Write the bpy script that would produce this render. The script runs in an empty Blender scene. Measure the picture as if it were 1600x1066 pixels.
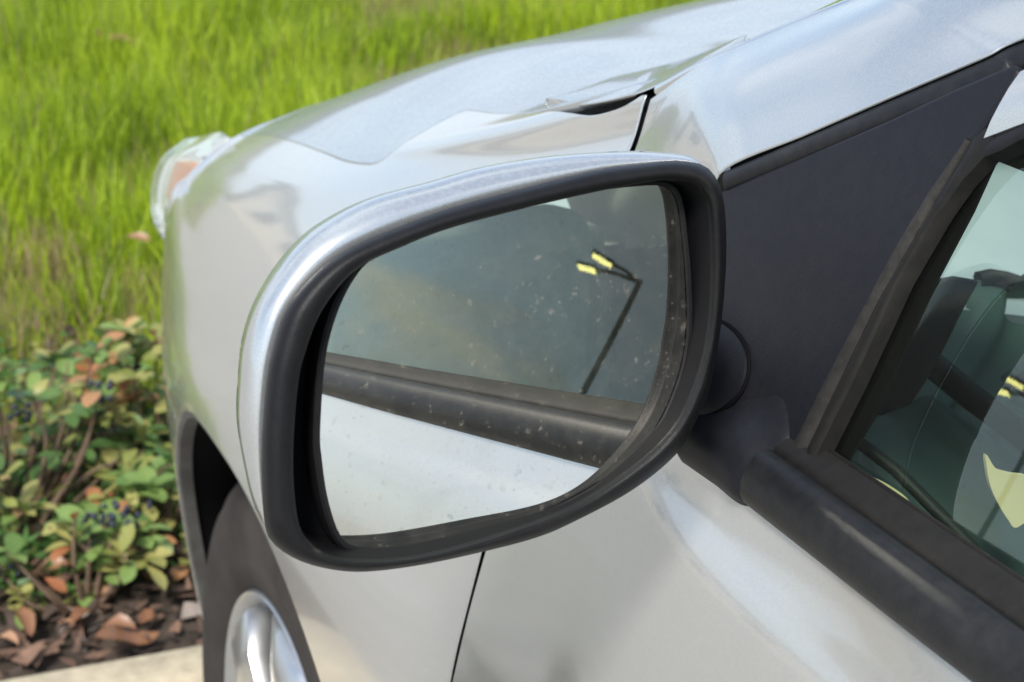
import bpy, math, random
import numpy as np
from mathutils import Vector, Matrix
random.seed(7); rng = np.random.default_rng(11)
R = math.radians
scene = bpy.context.scene
COL = scene.collection

# ------------------------------------------------------------------ camera, world, sun, exposure
CAM_POS = Vector((-.326, 0.0, 1.212)); YAW, PITCH, ROLL, FPX = R(22.3), R(19.8), R(.8), 2860.0
_d = Vector((math.sin(YAW)*math.cos(PITCH), math.cos(YAW)*math.cos(PITCH), -math.sin(PITCH)))
_r = _d.cross(Vector((0, 0, 1))).normalized(); _u = _r.cross(_d)
_r2 = _r*math.cos(ROLL)+_u*math.sin(ROLL); _u2 = _u*math.cos(ROLL)-_r*math.sin(ROLL)
cam_data = bpy.data.cameras.new('camera'); cam = bpy.data.objects.new('camera', cam_data); COL.objects.link(cam)
cam.matrix_world = Matrix(((_r2.x, _u2.x, -_d.x, CAM_POS.x), (_r2.y, _u2.y, -_d.y, CAM_POS.y), (_r2.z, _u2.z, -_d.z, CAM_POS.z), (0, 0, 0, 1)))
cam_data.sensor_width = 36; cam_data.lens = 36*FPX/1600; cam_data.clip_start = .02; cam_data.clip_end = 2000
cam_data.dof.use_dof = True; cam_data.dof.focus_distance = .74; cam_data.dof.aperture_fstop = 20
scene.camera = cam
SUN_EL, SUN_AZ = R(48), R(215)      # azimuth clockwise from +Y
world = bpy.data.worlds.new('World'); scene.world = world; world.use_nodes = True
scene.view_settings.view_transform = 'Standard'; scene.view_settings.look = 'None'
scene.view_settings.gamma = 1; scene.view_settings.use_curve_mapping = False
scene.view_settings.exposure = 0.95
CLOUD_SHIFT = (7.9, -3.1, 0)
def build_world():
    nt = world.node_tree; N = nt.nodes; L = nt.links; N.clear()
    out = N.new('ShaderNodeOutputWorld'); bg = N.new('ShaderNodeBackground'); bg.inputs[1].default_value = .11
    sky = N.new('ShaderNodeTexSky'); sky.sky_type = 'NISHITA'; sky.sun_disc = False
    sky.sun_elevation = SUN_EL; sky.sun_rotation = SUN_AZ; sky.dust_density = .6; sky.ozone_density = 1.5
    tc = N.new('ShaderNodeTexCoord'); sep = N.new('ShaderNodeSeparateXYZ'); L.new(tc.outputs['Generated'], sep.inputs[0])
    # project the view direction on a cloud plane
    mx = N.new('ShaderNodeMath'); mx.operation = 'MAXIMUM'; mx.inputs[1].default_value = .0; L.new(sep.outputs['Z'], mx.inputs[0])
    ad = N.new('ShaderNodeMath'); ad.operation = 'ADD'; ad.inputs[1].default_value = .22; L.new(mx.outputs[0], ad.inputs[0])
    dv = N.new('ShaderNodeVectorMath'); dv.operation = 'DIVIDE'; cb = N.new('ShaderNodeCombineXYZ')
    for i in range(3): L.new(ad.outputs[0], cb.inputs[i])
    L.new(tc.outputs['Generated'], dv.inputs[0]); L.new(cb.outputs[0], dv.inputs[1])
    of = N.new('ShaderNodeVectorMath'); of.operation = 'ADD'; of.inputs[1].default_value = CLOUD_SHIFT; L.new(dv.outputs[0], of.inputs[0])
    n1 = N.new('ShaderNodeTexNoise'); n1.inputs['Scale'].default_value = 1.35; n1.inputs['Detail'].default_value = 9; n1.inputs['Roughness'].default_value = .58
    n1.inputs['Distortion'].default_value = .4
    L.new(of.outputs[0], n1.inputs['Vector'])
    rp = N.new('ShaderNodeValToRGB'); rp.color_ramp.elements[0].position = .47; rp.color_ramp.elements[1].position = .60
    L.new(n1.outputs['Fac'], rp.inputs[0])
    n2 = N.new('ShaderNodeTexNoise'); n2.inputs['Scale'].default_value = 2.6; n2.inputs['Detail'].default_value = 6
    L.new(of.outputs[0], n2.inputs['Vector'])
    cr = N.new('ShaderNodeValToRGB'); cr.color_ramp.elements[0].color = (3.5, 4.1, 4.9, 1); cr.color_ramp.elements[1].color = (6.5, 6.8, 7.2, 1)
    cr.color_ramp.elements[0].position = .35; cr.color_ramp.elements[1].position = .62
    L.new(n2.outputs['Fac'], cr.inputs[0])
    m = N.new('ShaderNodeMix'); m.data_type = 'RGBA'
    hz = N.new('ShaderNodeMapRange'); L.new(sep.outputs['Z'], hz.inputs[0]); hz.inputs[1].default_value = .02; hz.inputs[2].default_value = .26; hz.inputs[3].default_value = .9; hz.inputs[4].default_value = 0.0
    mf = N.new('ShaderNodeMath'); mf.operation = 'MULTIPLY'; mf.inputs[1].default_value = .92; L.new(rp.outputs[0], mf.inputs[0])
    L.new(mf.outputs[0], m.inputs['Factor']); L.new(sky.outputs[0], m.inputs['A']); L.new(cr.outputs[0], m.inputs['B'])
    m3 = N.new('ShaderNodeMix'); m3.data_type = 'RGBA'; L.new(hz.outputs[0], m3.inputs['Factor']); L.new(m.outputs['Result'], m3.inputs['A']); m3.inputs['B'].default_value = (4.2, 4.9, 5.8, 1)
    L.new(m3.outputs['Result'], bg.inputs[0]); L.new(bg.outputs[0], out.inputs[0])
build_world()
sun_d = bpy.data.lights.new('sun', 'SUN'); sun_d.energy = 2.8; sun_d.angle = R(12); sun_d.color = (1, .96, .89)
sun = bpy.data.objects.new('sun', sun_d); COL.objects.link(sun)
_sv = Vector((math.sin(SUN_AZ)*math.cos(SUN_EL), math.cos(SUN_AZ)*math.cos(SUN_EL), math.sin(SUN_EL)))
sun.rotation_euler = _sv.to_track_quat('Z', 'Y').to_euler(); sun.location = (0, 0, 20)

# ------------------------------------------------------------------ helpers
def ray(px, py):
    v = _d*FPX+_r2*(px-800)-_u2*(py-533); return v.normalized()
def at(px, py, ax, val):
    """point of the place that the photograph shows at a pixel, on the car plane x, y or z = val"""
    v = ray(px, py); i = 'xyz'.index(ax); t = (val-CAM_POS[i])/v[i]; return CAM_POS+v*t
def on_plane(px, py, M, n):
    v = ray(px, py); t = (M-CAM_POS).dot(n)/v.dot(n); return CAM_POS+v*t

def set_parent(o, parent):
    o.parent = parent
    if parent.name == 'parked_car': o.matrix_parent_inverse = Matrix.Translation(-parent.location)
def link(name, me, mat=None, parent=None, smooth=True):
    o = bpy.data.objects.new(name, me); COL.objects.link(o)
    if mat is not None and len(me.materials) == 0: me.materials.append(mat)
    if smooth and me.polygons: me.polygons.foreach_set('use_smooth', [True]*len(me.polygons))
    if parent is not None: set_parent(o, parent)
    return o
def mesh_obj(name, verts, faces, mat, parent=None, smooth=True, sharp=None):
    me = bpy.data.meshes.new(name); me.from_pydata([tuple(v) for v in verts], [], [tuple(f) for f in faces]); me.update()
    o = link(name, me, mat, parent, smooth)
    if sharp is not None: me.set_sharp_from_angle(angle=R(sharp))
    return o
def empty(name, loc, label, cat, group=None, parent=None):
    o = bpy.data.objects.new(name, None); COL.objects.link(o); o.location = loc; o.empty_display_size = .1
    tag(o, label, cat, group); return o
def tag(o, label=None, cat=None, group=None, kind=None):
    if label: o['label'] = label
    if cat: o['category'] = cat
    if group: o['group'] = group
    if kind: o['kind'] = kind
    return o
def cr(ps, n, closed=False):
    """Catmull-Rom through points, n samples per span"""
    P = np.array([tuple(p) for p in ps], float); m = len(P); out = []
    spans = m if closed else m-1
    for i in range(spans):
        if closed: a, b, c, d = P[(i-1) % m], P[i], P[(i+1) % m], P[(i+2) % m]
        else:
            b, c = P[i], P[i+1]; a = P[i-1] if i > 0 else 2*b-c; d = P[i+2] if i+2 < m else 2*c-b
        for k in range(n):
            t = k/n; out.append(.5*((2*b)+(-a+c)*t+(2*a-5*b+4*c-d)*t*t+(-a+3*b-3*c+d)*t**3))
    if not closed: out.append(P[-1])
    return np.array(out)
class Surf:
    """smooth surface through a grid of points (rows u, columns v)"""
    def __init__(s, grid, flip=1):
        G = np.array([[tuple(p) for p in row] for row in grid], float); s.nu, s.nv = G.shape[:2]; s.flip = flip
        top = 2*G[:1]-G[1:2]; bot = 2*G[-1:]-G[-2:-1]; G = np.concatenate([top, G, bot], 0)
        l = 2*G[:, :1]-G[:, 1:2]; r = 2*G[:, -1:]-G[:, -2:-1]; s.G = np.concatenate([l, G, r], 1)
    @staticmethod
    def _w(t):
        return .5*np.stack([-t+2*t*t-t**3, 2-5*t*t+3*t**3, t+4*t*t-3*t**3, -t*t+t**3], -1)
    def ev(s, u, v):
        u = np.atleast_1d(np.asarray(u, float)); v = np.atleast_1d(np.asarray(v, float))
        iu = np.clip(np.floor(u).astype(int), 0, s.nu-2); iv = np.clip(np.floor(v).astype(int), 0, s.nv-2)
        wu = s._w(u-iu); wv = s._w(v-iv); out = np.zeros(u.shape+(3,))
        for a in range(4):
            for b in range(4): out += (wu[..., a]*wv[..., b])[..., None]*s.G[iu+a, iv+b]
        return out
    def nrm(s, u, v):
        u = np.atleast_1d(np.asarray(u, float)); v = np.atleast_1d(np.asarray(v, float)); e = 1e-3
        a = s.ev(u+e, v)-s.ev(u-e, v); b = s.ev(u, v+e)-s.ev(u, v-e)
        n = np.cross(a, b)*s.flip; l = np.linalg.norm(n, axis=-1, keepdims=True); l[l == 0] = 1; return n/l
def patch(name, S, mat, parent, clips=(), us=None, vs=None, nu=60, nv=60, flange=.010, off=0.0, smooth=True):
    """a sheet of the surface, cut along implicit curves (keep f > 0), edges folded in"""
    us = np.linspace(0, S.nu-1, nu+1) if us is None else np.linspace(us[0], us[1], nu+1)
    vs = np.linspace(0, S.nv-1, nv+1) if vs is None else np.linspace(vs[0], vs[1], nv+1)
    polys = [[(us[i], vs[j]), (us[i+1], vs[j]), (us[i+1], vs[j+1]), (us[i], vs[j+1])] for i in range(nu) for j in range(nv)]
    for f in clips:
        keys = list({p for po in polys for p in po}); A = np.array(keys)
        F = dict(zip(keys, f(S.ev(A[:, 0], A[:, 1])))); cache = {}
        new = []
        for po in polys:
            fs = [F[p] for p in po]
            if min(fs) >= 0: new.append(po); continue
            if max(fs) <= 0: continue
            res = []
            for k in range(len(po)):
                a, b = po[k], po[(k+1) % len(po)]; fa, fb = F[a], F[b]
                if fa >= 0: res.append(a)
                if (fa > 0) != (fb > 0) and fa != 0 and fb != 0:
                    kk = (min(a, b), max(a, b))
                    if kk not in cache:
                        lo, hi, flo = kk[0], kk[1], F[kk[0]]; tl, th = 0., 1.
                        t = F[lo]/(F[lo]-F[hi])
                        for _ in range(3):
                            q = (lo[0]+(hi[0]-lo[0])*t, lo[1]+(hi[1]-lo[1])*t); fq = float(f(S.ev([q[0]], [q[1]]))[0])
                            if (fq > 0) == (flo > 0): tl, fl = t, fq
                            else: th, fh = t, fq
                            fl_ = float(f(S.ev([lo[0]+(hi[0]-lo[0])*tl], [lo[1]+(hi[1]-lo[1])*tl]))[0]); fh_ = float(f(S.ev([lo[0]+(hi[0]-lo[0])*th], [lo[1]+(hi[1]-lo[1])*th]))[0])
                            t = tl+(th-tl)*fl_/(fl_-fh_) if fl_ != fh_ else (tl+th)/2
                        cache[kk] = (round(lo[0]+(hi[0]-lo[0])*t, 7), round(lo[1]+(hi[1]-lo[1])*t, 7))
                    res.append(cache[kk])
            if len(res) >= 3: new.append(res)
        polys = new
    idx = {}; faces = []
    for po in polys:
        f = []
        for p in po:
            k = (round(p[0], 5), round(p[1], 5)); i = idx.setdefault(k, len(idx))
            if not f or f[-1] != i: f.append(i)
        if len(f) > 1 and f[0] == f[-1]: f.pop()
        if len(f) >= 3: faces.append(f)
    A = np.array(list(idx.keys())); V = S.ev(A[:, 0], A[:, 1]); Nn = S.nrm(A[:, 0], A[:, 1]); V = V+Nn*off
    if S.flip > 0: pass
    else: faces = [f[::-1] for f in faces]
    nv0 = len(V); verts = [tuple(v) for v in V]; norms = [tuple(n) for n in Nn]
    if flange:
        cnt = {}
        for f in faces:
            for k in range(len(f)):
                a, b = f[k], f[(k+1) % len(f)]; key = (min(a, b), max(a, b)); cnt.setdefault(key, []).append((a, b))
        bd = [e[0] for e in cnt.values() if len(e) == 1]
        # outward in-surface direction of each boundary edge
        en = {}
        for a, b in bd:
            t = V[b]-V[a]; l = np.linalg.norm(t)
            if l < 1e-9: continue
            o = np.cross(t/l, Nn[a])
            en.setdefault(a, []).append(o); en.setdefault(b, []).append(o)
        m1, m2 = {}, {}; r = .0008
        for a in en:
            o = np.mean(en[a], 0); l = np.linalg.norm(o); o = o/l if l > 0 else o
            m1[a] = len(verts); verts.append(tuple(V[a]+o*r-Nn[a]*r)); n_ = o*.8+Nn[a]*.4; norms.append(tuple(n_/np.linalg.norm(n_)))
            m2[a] = len(verts); verts.append(tuple(V[a]+o*r-Nn[a]*flange)); norms.append(tuple(o))
        for a, b in bd:
            if a in m1 and b in m1:
                faces.append([b, a, m1[a], m1[b]]); faces.append([m1[b], m1[a], m2[a], m2[b]])
    me = bpy.data.meshes.new(name); me.from_pydata(verts, [], faces); me.update()
    o = link(name, me, mat, parent, smooth)
    me.normals_split_custom_set_from_vertices([Vector(n).normalized() for n in norms])
    return o
def loft(name, rings, mat, parent, closed=True, cap0=False, cap1=False, sharp=None, smooth=True):
    n = len(rings[0]); V = [tuple(p) for r in rings for p in r]; F = []
    for i in range(len(rings)-1):
        for k in range(n if closed else n-1):
            F.append((i*n+k, i*n+(k+1) % n, (i+1)*n+(k+1) % n, (i+1)*n+k))
    if cap0: F.append(tuple(range(n-1, -1, -1)))
    if cap1: F.append(tuple((len(rings)-1)*n+k for k in range(n)))
    return mesh_obj(name, V, F, mat, parent, smooth, sharp)
def tube(pts, rad, seg=8):
    P = [Vector(p) for p in pts]; rings = []
    for i, p in enumerate(P):
        t = (P[min(i+1, len(P)-1)]-P[max(i-1, 0)]).normalized(); a = t.cross(Vector((0, 0, 1)))
        if a.length < 1e-3: a = t.cross(Vector((1, 0, 0)))
        a.normalize(); b = t.cross(a); r = rad[i] if hasattr(rad, '__len__') else rad
        rings.append([p+(a*math.cos(2*math.pi*k/seg)+b*math.sin(2*math.pi*k/seg))*r for k in range(seg)])
    return rings
def slab(name, pts, thick, mat, parent, nrm=None, bevel=0.0, seg=2):
    """polygon with real thickness; pts counter-clockwise seen from outside"""
    P = [Vector(p) for p in pts]
    if nrm is None:
        nrm = Vector((0, 0, 0))
        for i in range(len(P)): nrm += (P[i]-P[0]).cross(P[(i+1) % len(P)]-P[0])
        nrm.normalize()
    n = len(P); V = P+[p-nrm*thick for p in P]
    F = [tuple(range(n)), tuple(range(2*n-1, n-1, -1))]+[(i, n+i, n+(i+1) % n, (i+1) % n) for i in range(n)]
    o = mesh_obj(name, V, F, mat, parent, True, 35)
    if bevel:
        b = o.modifiers.new('bevel', 'BEVEL'); b.width = bevel; b.segments = seg; b.limit_method = 'ANGLE'; b.angle_limit = R(30)
    return o
def box(name, lo, hi, mat, parent, bevel=.005, rot=None, seg=2):
    c = [(lo[i]+hi[i])/2 for i in range(3)]; h = [(hi[i]-lo[i])/2 for i in range(3)]
    V = [Vector((sx*h[0], sy*h[1], sz*h[2])) for sz in (-1, 1) for sy in (-1, 1) for sx in (-1, 1)]
    if rot is not None: V = [rot @ v for v in V]
    V = [v+Vector(c) for v in V]
    F = [(0, 2, 3, 1), (4, 5, 7, 6), (0, 1, 5, 4), (2, 6, 7, 3), (0, 4, 6, 2), (1, 3, 7, 5)]
    o = mesh_obj(name, V, F, mat, parent, True, 40)
    if bevel:
        b = o.modifiers.new('bevel', 'BEVEL'); b.width = bevel; b.segments = seg
    return o
def blob(c, r, seg=10, ring=6):
    V, F = [], []
    for i in range(ring+1):
        th = math.pi*i/ring
        for k in range(seg):
            ph = 2*math.pi*k/seg; V.append((c[0]+r[0]*math.sin(th)*math.cos(ph), c[1]+r[1]*math.sin(th)*math.sin(ph), c[2]+r[2]*math.cos(th)))
    for i in range(ring):
        for k in range(seg): F.append((i*seg+k, (i+1)*seg+k, (i+1)*seg+(k+1) % seg, i*seg+(k+1) % seg))
    return V, F

# ------------------------------------------------------------------ materials
def new_mat(name):
    m = bpy.data.materials.new(name); m.use_nodes = True; nt = m.node_tree; b = nt.nodes['Principled BSDF']; return m, nt, b
def nodes_noise(nt, scale, detail=4, rough=.5, coord='Object', vec=None):
    n = nt.nodes.new('ShaderNodeTexNoise'); n.inputs['Scale'].default_value = scale; n.inputs['Detail'].default_value = detail; n.inputs['Roughness'].default_value = rough
    if vec is None:
        tc = nt.nodes.new('ShaderNodeTexCoord'); vec = tc.outputs[coord]
    nt.links.new(vec, n.inputs['Vector']); return n
def ramp(nt, src, stops):
    r = nt.nodes.new('ShaderNodeValToRGB'); e = r.color_ramp.elements
    while len(e) < len(stops): e.new(.5)
    for i, (p, c) in enumerate(stops):
        e[i].position = p; e[i].color = (c, c, c, 1) if not hasattr(c, '__len__') else tuple(c)+(1,)
    nt.links.new(src, r.inputs[0]); return r
def bump(nt, b, src, strength, dist=.001):
    bp = nt.nodes.new('ShaderNodeBump'); bp.inputs['Strength'].default_value = strength; bp.inputs['Distance'].default_value = dist
    nt.links.new(src, bp.inputs['Height']); nt.links.new(bp.outputs[0], b.inputs['Normal']); return bp
def simple(name, col, rough=.5, metal=0, noise=None, nstr=.2, bscale=None, bstr=.2, bdist=.0005, coat=0, spec=.5):
    m, nt, b = new_mat(name); b.inputs['Roughness'].default_value = rough; b.inputs['Metallic'].default_value = metal
    b.inputs['Base Color'].default_value = tuple(col)+(1,); b.inputs['Coat Weight'].default_value = coat; b.inputs['Specular IOR Level'].default_value = spec
    if noise:
        n = nodes_noise(nt, noise, 6, .6)
        r = ramp(nt, n.outputs['Fac'], [(.3, [c*(1-nstr) for c in col]), (.7, [min(1, c*(1+nstr)) for c in col])])
        nt.links.new(r.outputs[0], b.inputs['Base Color'])
    if bscale:
        n = nodes_noise(nt, bscale, 4, .6); bump(nt, b, n.outputs['Fac'], bstr, bdist)
    return m
def paint_mat(name, dust=.25, dcol=(.50, .48, .44)):
    m, nt, b = new_mat(name); L = nt.links
    b.inputs['Metallic'].default_value = .82; b.inputs['Roughness'].default_value = .27
    b.inputs['Coat Weight'].default_value = 1.0; b.inputs['Coat Roughness'].default_value = .03; b.inputs['Coat IOR'].default_value = 1.62
    fl = nodes_noise(nt, 2600, 2, .7)       # metal flake
    r = ramp(nt, fl.outputs['Fac'], [(.35, (.50, .495, .475)), (.65, (.655, .65, .625))]); L.new(r.outputs[0], b.inputs['Base Color'])
    # a film of dust with small specks and dried drops
    du = nodes_noise(nt, 5, 8, .65); sp = nodes_noise(nt, 420, 3, .7); sp2 = nodes_noise(nt, 38, 3, .75)
    r1 = ramp(nt, du.outputs['Fac'], [(.32, 0.5), (.7, 1.0)]); r2 = ramp(nt, sp.outputs['Fac'], [(.38, .5), (.70, 1.0)])
    geo = nt.nodes.new('ShaderNodeNewGeometry'); sep = nt.nodes.new('ShaderNodeSeparateXYZ'); L.new(geo.outputs['Normal'], sep.inputs[0])
    up = nt.nodes.new('ShaderNodeMapRange'); L.new(sep.outputs['Z'], up.inputs[0]); up.inputs[1].default_value = .2; up.inputs[2].default_value = .95; up.inputs[3].default_value = .30; up.inputs[4].default_value = 1.0
    a = nt.nodes.new('ShaderNodeMath'); a.operation = 'MULTIPLY'; L.new(r1.outputs[0], a.inputs[0]); L.new(r2.outputs[0], a.inputs[1])
    a2 = nt.nodes.new('ShaderNodeMath'); a2.operation = 'MULTIPLY'; L.new(a.outputs[0], a2.inputs[0]); L.new(up.outputs[0], a2.inputs[1])
    a3 = nt.nodes.new('ShaderNodeMath'); a3.operation = 'MULTIPLY'; L.new(a2.outputs[0], a3.inputs[0]); a3.inputs[1].default_value = dust
    r3 = ramp(nt, sp2.outputs['Fac'], [(.70, 0.0), (.76, 1.0)])
    a4 = nt.nodes.new('ShaderNodeMath'); a4.operation = 'MULTIPLY_ADD'; L.new(r3.outputs[0], a4.inputs[0]); a4.inputs[1].default_value = .12; L.new(a3.outputs[0], a4.inputs[2])
    db = nt.nodes.new('ShaderNodeBsdfDiffuse'); db.inputs[0].default_value = tuple(dcol)+(1,)
    mix = nt.nodes.new('ShaderNodeMixShader'); L.new(a4.outputs[0], mix.inputs[0]); L.new(b.outputs[0], mix.inputs[1]); L.new(db.outputs[0], mix.inputs[2])
    L.new(mix.outputs[0], nt.nodes['Material Output'].inputs[0])
    ob = nodes_noise(nt, 900, 2, .5)       # fine orange peel
    bp = nt.nodes.new('ShaderNodeBump'); bp.inputs['Strength'].default_value = .035; bp.inputs['Distance'].default_value = .0004
    L.new(ob.outputs['Fac'], bp.inputs['Height']); L.new(bp.outputs[0], b.inputs['Coat Normal'])
    return m
PAINT = paint_mat('silver_paint', .35)
PAINT_HOOD = paint_mat('silver_paint_hood_film', .75, (.22, .26, .30))
PAINT_TOP = paint_mat('silver_paint_dusty', .85, (.30, .345, .39))
def plastic(name, col, rough, wear=.3, scale=900, bs=.35):
    m, nt, b = new_mat(name); L = nt.links; b.inputs['Roughness'].default_value = rough
    b.inputs['Specular IOR Level'].default_value = .22
    n = nodes_noise(nt, 9, 8, .7); n2 = nodes_noise(nt, 160, 4, .7)
    mu = nt.nodes.new('ShaderNodeMath'); mu.operation = 'MULTIPLY'; L.new(n.outputs['Fac'], mu.inputs[0]); L.new(n2.outputs['Fac'], mu.inputs[1])
    dirt = (.16, .145, .125)
    r = ramp(nt, mu.outputs[0], [(.16, col), (.55, [c*(1-wear)+d*wear for c, d in zip(col, dirt)])]); L.new(r.outputs[0], b.inputs['Base Color'])
    nb = nodes_noise(nt, scale, 3, .6); bump(nt, b, nb.outputs['Fac'], bs, .0004); return m
TRIM = plastic('black_textured_plastic', (.006, .006, .007), .5, .06)
TRIM_SAIL = plastic('corner_plastic', (.008, .0085, .012), .5, .05, 700, .3)
RUBBER = plastic('weathered_rubber', (.010, .011, .013), .42, .12, 500, .2)
RUBBER_BROWN = plastic('dusty_rubber', (.009, .0082, .0075), .6, .08, 500, .2)
RIB = plastic('dust_worn_plastic', (.018, .017, .0155), .7, .30, 600, .4)
SEAL = simple('door_seal_rubber', (.012, .012, .012), .35)
BLACK = simple('black_void_plastic', (.004, .004, .005), .8, spec=.08)
RECESS = simple('shaded_recess_plastic', (.004, .004, .005), .6, spec=.15)  # darker copy of the trim plastic, recess shade put into its colour
LINER = simple('wheel_liner_plastic', (.035, .034, .032), .85, noise=20, nstr=.4)
TYRE = simple('tyre_rubber', (.036, .030, .026), .85, noise=10, nstr=.45, spec=.25, bscale=300, bstr=.3)
ALLOY = simple('silver_alloy', (.55, .55, .55), .38, .9, noise=30, nstr=.08, coat=.5)
CHROME = simple('bright_trim', (.75, .75, .75), .2, 1)
DASH = simple('dash_plastic', (.060, .105, .092), .6, noise=300, nstr=.05, bscale=900, bstr=.3)
DASH_DARK = simple('dark_dash_plastic', (.008, .012, .012), .6, bscale=900, bstr=.3)
SEAT = simple('grey_seat_fabric', (.30, .32, .29), .9, noise=60, nstr=.2, bscale=500, bstr=.5)
CREAM = simple('cream_reflection', (.95, .78, .46), .6)  # colour of reflections painted behind the side glass
VIEW_PALE = simple('pale_view_fill', (.50, .55, .62), .5, 0, noise=7, nstr=.10)  # pale fill for the bright view through the windshield
def glass_mat(name, tint, refl_boost=1.0, dust=.04, rough=0.0, ior=1.52):
    m, nt, b = new_mat(name); L = nt.links; nt.nodes.remove(b)
    tr = nt.nodes.new('ShaderNodeBsdfTransparent'); tr.inputs[0].default_value = tuple(tint)+(1,)
    gl = nt.nodes.new('ShaderNodeBsdfGlossy'); gl.inputs['Roughness'].default_value = rough; gl.inputs[0].default_value = (.95, 1, .84, 1)
    fr = nt.nodes.new('ShaderNodeFresnel'); gm = nt.nodes.new('ShaderNodeNewGeometry'); mi_ = nt.nodes.new('ShaderNodeMapRange'); L.new(gm.outputs['Backfacing'], mi_.inputs[0]); mi_.inputs[3].default_value = ior; mi_.inputs[4].default_value = 1/ior; L.new(mi_.outputs[0], fr.inputs[0])
    k = nt.nodes.new('ShaderNodeMath'); k.operation = 'MULTIPLY'; k.use_clamp = True; L.new(fr.outputs[0], k.inputs[0]); k.inputs[1].default_value = refl_boost
    m1 = nt.nodes.new('ShaderNodeMixShader'); L.new(k.outputs[0], m1.inputs[0]); L.new(tr.outputs[0], m1.inputs[1]); L.new(gl.outputs[0], m1.inputs[2])
    df = nt.nodes.new('ShaderNodeBsdfDiffuse'); df.inputs[0].default_value = (.5, .5, .46, 1)
    n = nodes_noise(nt, 1500, 3, .6); n2 = nodes_noise(nt, 4, 3, .5)
    r = ramp(nt, n.outputs['Fac'], [(.40, dust*.6), (.70, dust*1.6)]); mu = nt.nodes.new('ShaderNodeMath'); mu.operation = 'MULTIPLY'
    L.new(r.outputs[0], mu.inputs[0]); r2 = ramp(nt, n2.outputs['Fac'], [(.3, .5), (.7, 1)]); L.new(r2.outputs[0], mu.inputs[1])
    m2 = nt.nodes.new('ShaderNodeMixShader'); L.new(mu.outputs[0], m2.inputs[0]); L.new(m1.outputs[0], m2.inputs[1]); L.new(df.outputs[0], m2.inputs[2])
    L.new(m2.outputs[0], nt.nodes['Material Output'].inputs[0]); return m
SIDE_GLASS = glass_mat('green_tinted_side_glass', (.70, .80, .71), 1.7, .012)
WINDSHIELD = glass_mat('dusty_windshield_glass', (.75, .85, .8), 1.2, .12)
LENS = glass_mat('headlight_lens_plastic', (.93, .95, .95), 1.4, .22, .03)
ORANGE = simple('amber_indicator_plastic', (.55, .15, .04), .35, coat=.6)
HL_INNER = simple('headlight_reflector', (.60, .61, .60), .55, .3)
def mirror_mat():
    m, nt, b = new_mat('dusty_mirror_glass'); L = nt.links; nt.nodes.remove(b)
    gl = nt.nodes.new('ShaderNodeBsdfGlossy'); gl.inputs[0].default_value = (.80, .785, .71, 1); gl.inputs['Roughness'].default_value = 0.0
    df = nt.nodes.new('ShaderNodeBsdfDiffuse'); dk = nodes_noise(nt, 120, 3, .6)
    c = ramp(nt, dk.outputs['Fac'], [(.4, (.08, .07, .06)), (.6, (.40, .36, .29))]); L.new(c.outputs[0], df.inputs[0])
    # sparse specks of dirt (cells of two sizes) over a light film
    facs = []
    for sc, lo, hi, th, amt in ((190, .08, .26, .62, .26), (420, .10, .28, .56, .20), (70, .03, .17, .80, .22)):
        tc = nt.nodes.new('ShaderNodeTexCoord'); wob = nodes_noise(nt, sc*1.3, 3, .7)
        ad = nt.nodes.new('ShaderNodeVectorMath'); ad.operation = 'MULTIPLY_ADD'; L.new(wob.outputs['Color'], ad.inputs[0]); ad.inputs[1].default_value = (1.1/sc,)*3; L.new(tc.outputs['Object'], ad.inputs[2])
        v = nt.nodes.new('ShaderNodeTexVoronoi'); v.inputs['Scale'].default_value = sc; L.new(ad.outputs[0], v.inputs['Vector'])
        r = ramp(nt, v.outputs['Distance'], [(lo, 1.0), (hi, 0.0)])
        sx = nt.nodes.new('ShaderNodeSeparateXYZ'); L.new(v.outputs['Color'], sx.inputs[0])
        g = nt.nodes.new('ShaderNodeMath'); g.operation = 'GREATER_THAN'; L.new(sx.outputs[0], g.inputs[0]); g.inputs[1].default_value = th
        mu = nt.nodes.new('ShaderNodeMath'); mu.operation = 'MULTIPLY'; L.new(r.outputs[0], mu.inputs[0]); L.new(g.outputs[0], mu.inputs[1])
        mb = nt.nodes.new('ShaderNodeMath'); mb.operation = 'MULTIPLY'; L.new(mu.outputs[0], mb.inputs[0]); mb.inputs[1].default_value = amt
        facs.append(mb.outputs[0])
    n = nodes_noise(nt, 30, 6, .7); r = ramp(nt, n.outputs['Fac'], [(.35, .012), (.75, .045)])
    cur = r.outputs[0]
    for f in facs:
        a = nt.nodes.new('ShaderNodeMath'); a.operation = 'ADD'; L.new(cur, a.inputs[0]); L.new(f, a.inputs[1]); cur = a.outputs[0]
    mix = nt.nodes.new('ShaderNodeMixShader'); L.new(cur, mix.inputs[0]); L.new(gl.outputs[0], mix.inputs[1]); L.new(df.outputs[0], mix.inputs[2])
    L.new(mix.outputs[0], nt.nodes['Material Output'].inputs[0]); return m
MIRROR = mirror_mat()
KERB = simple('pale_concrete', (.47, .40, .28), .85, noise=45, nstr=.22, bscale=220, bstr=.5, bdist=.002)
PAVE = simple('parking_concrete', (.30, .285, .25), .9, noise=6, nstr=.18, bscale=150, bstr=.5, bdist=.002)
SOIL = simple('dark_soil', (.045, .032, .022), .95, noise=18, nstr=.5, bscale=60, bstr=1, bdist=.01)
TURF = simple('turf_ground', (.13, .12, .045), .95, noise=3, nstr=.45, bscale=40, bstr=1, bdist=.02)

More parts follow.
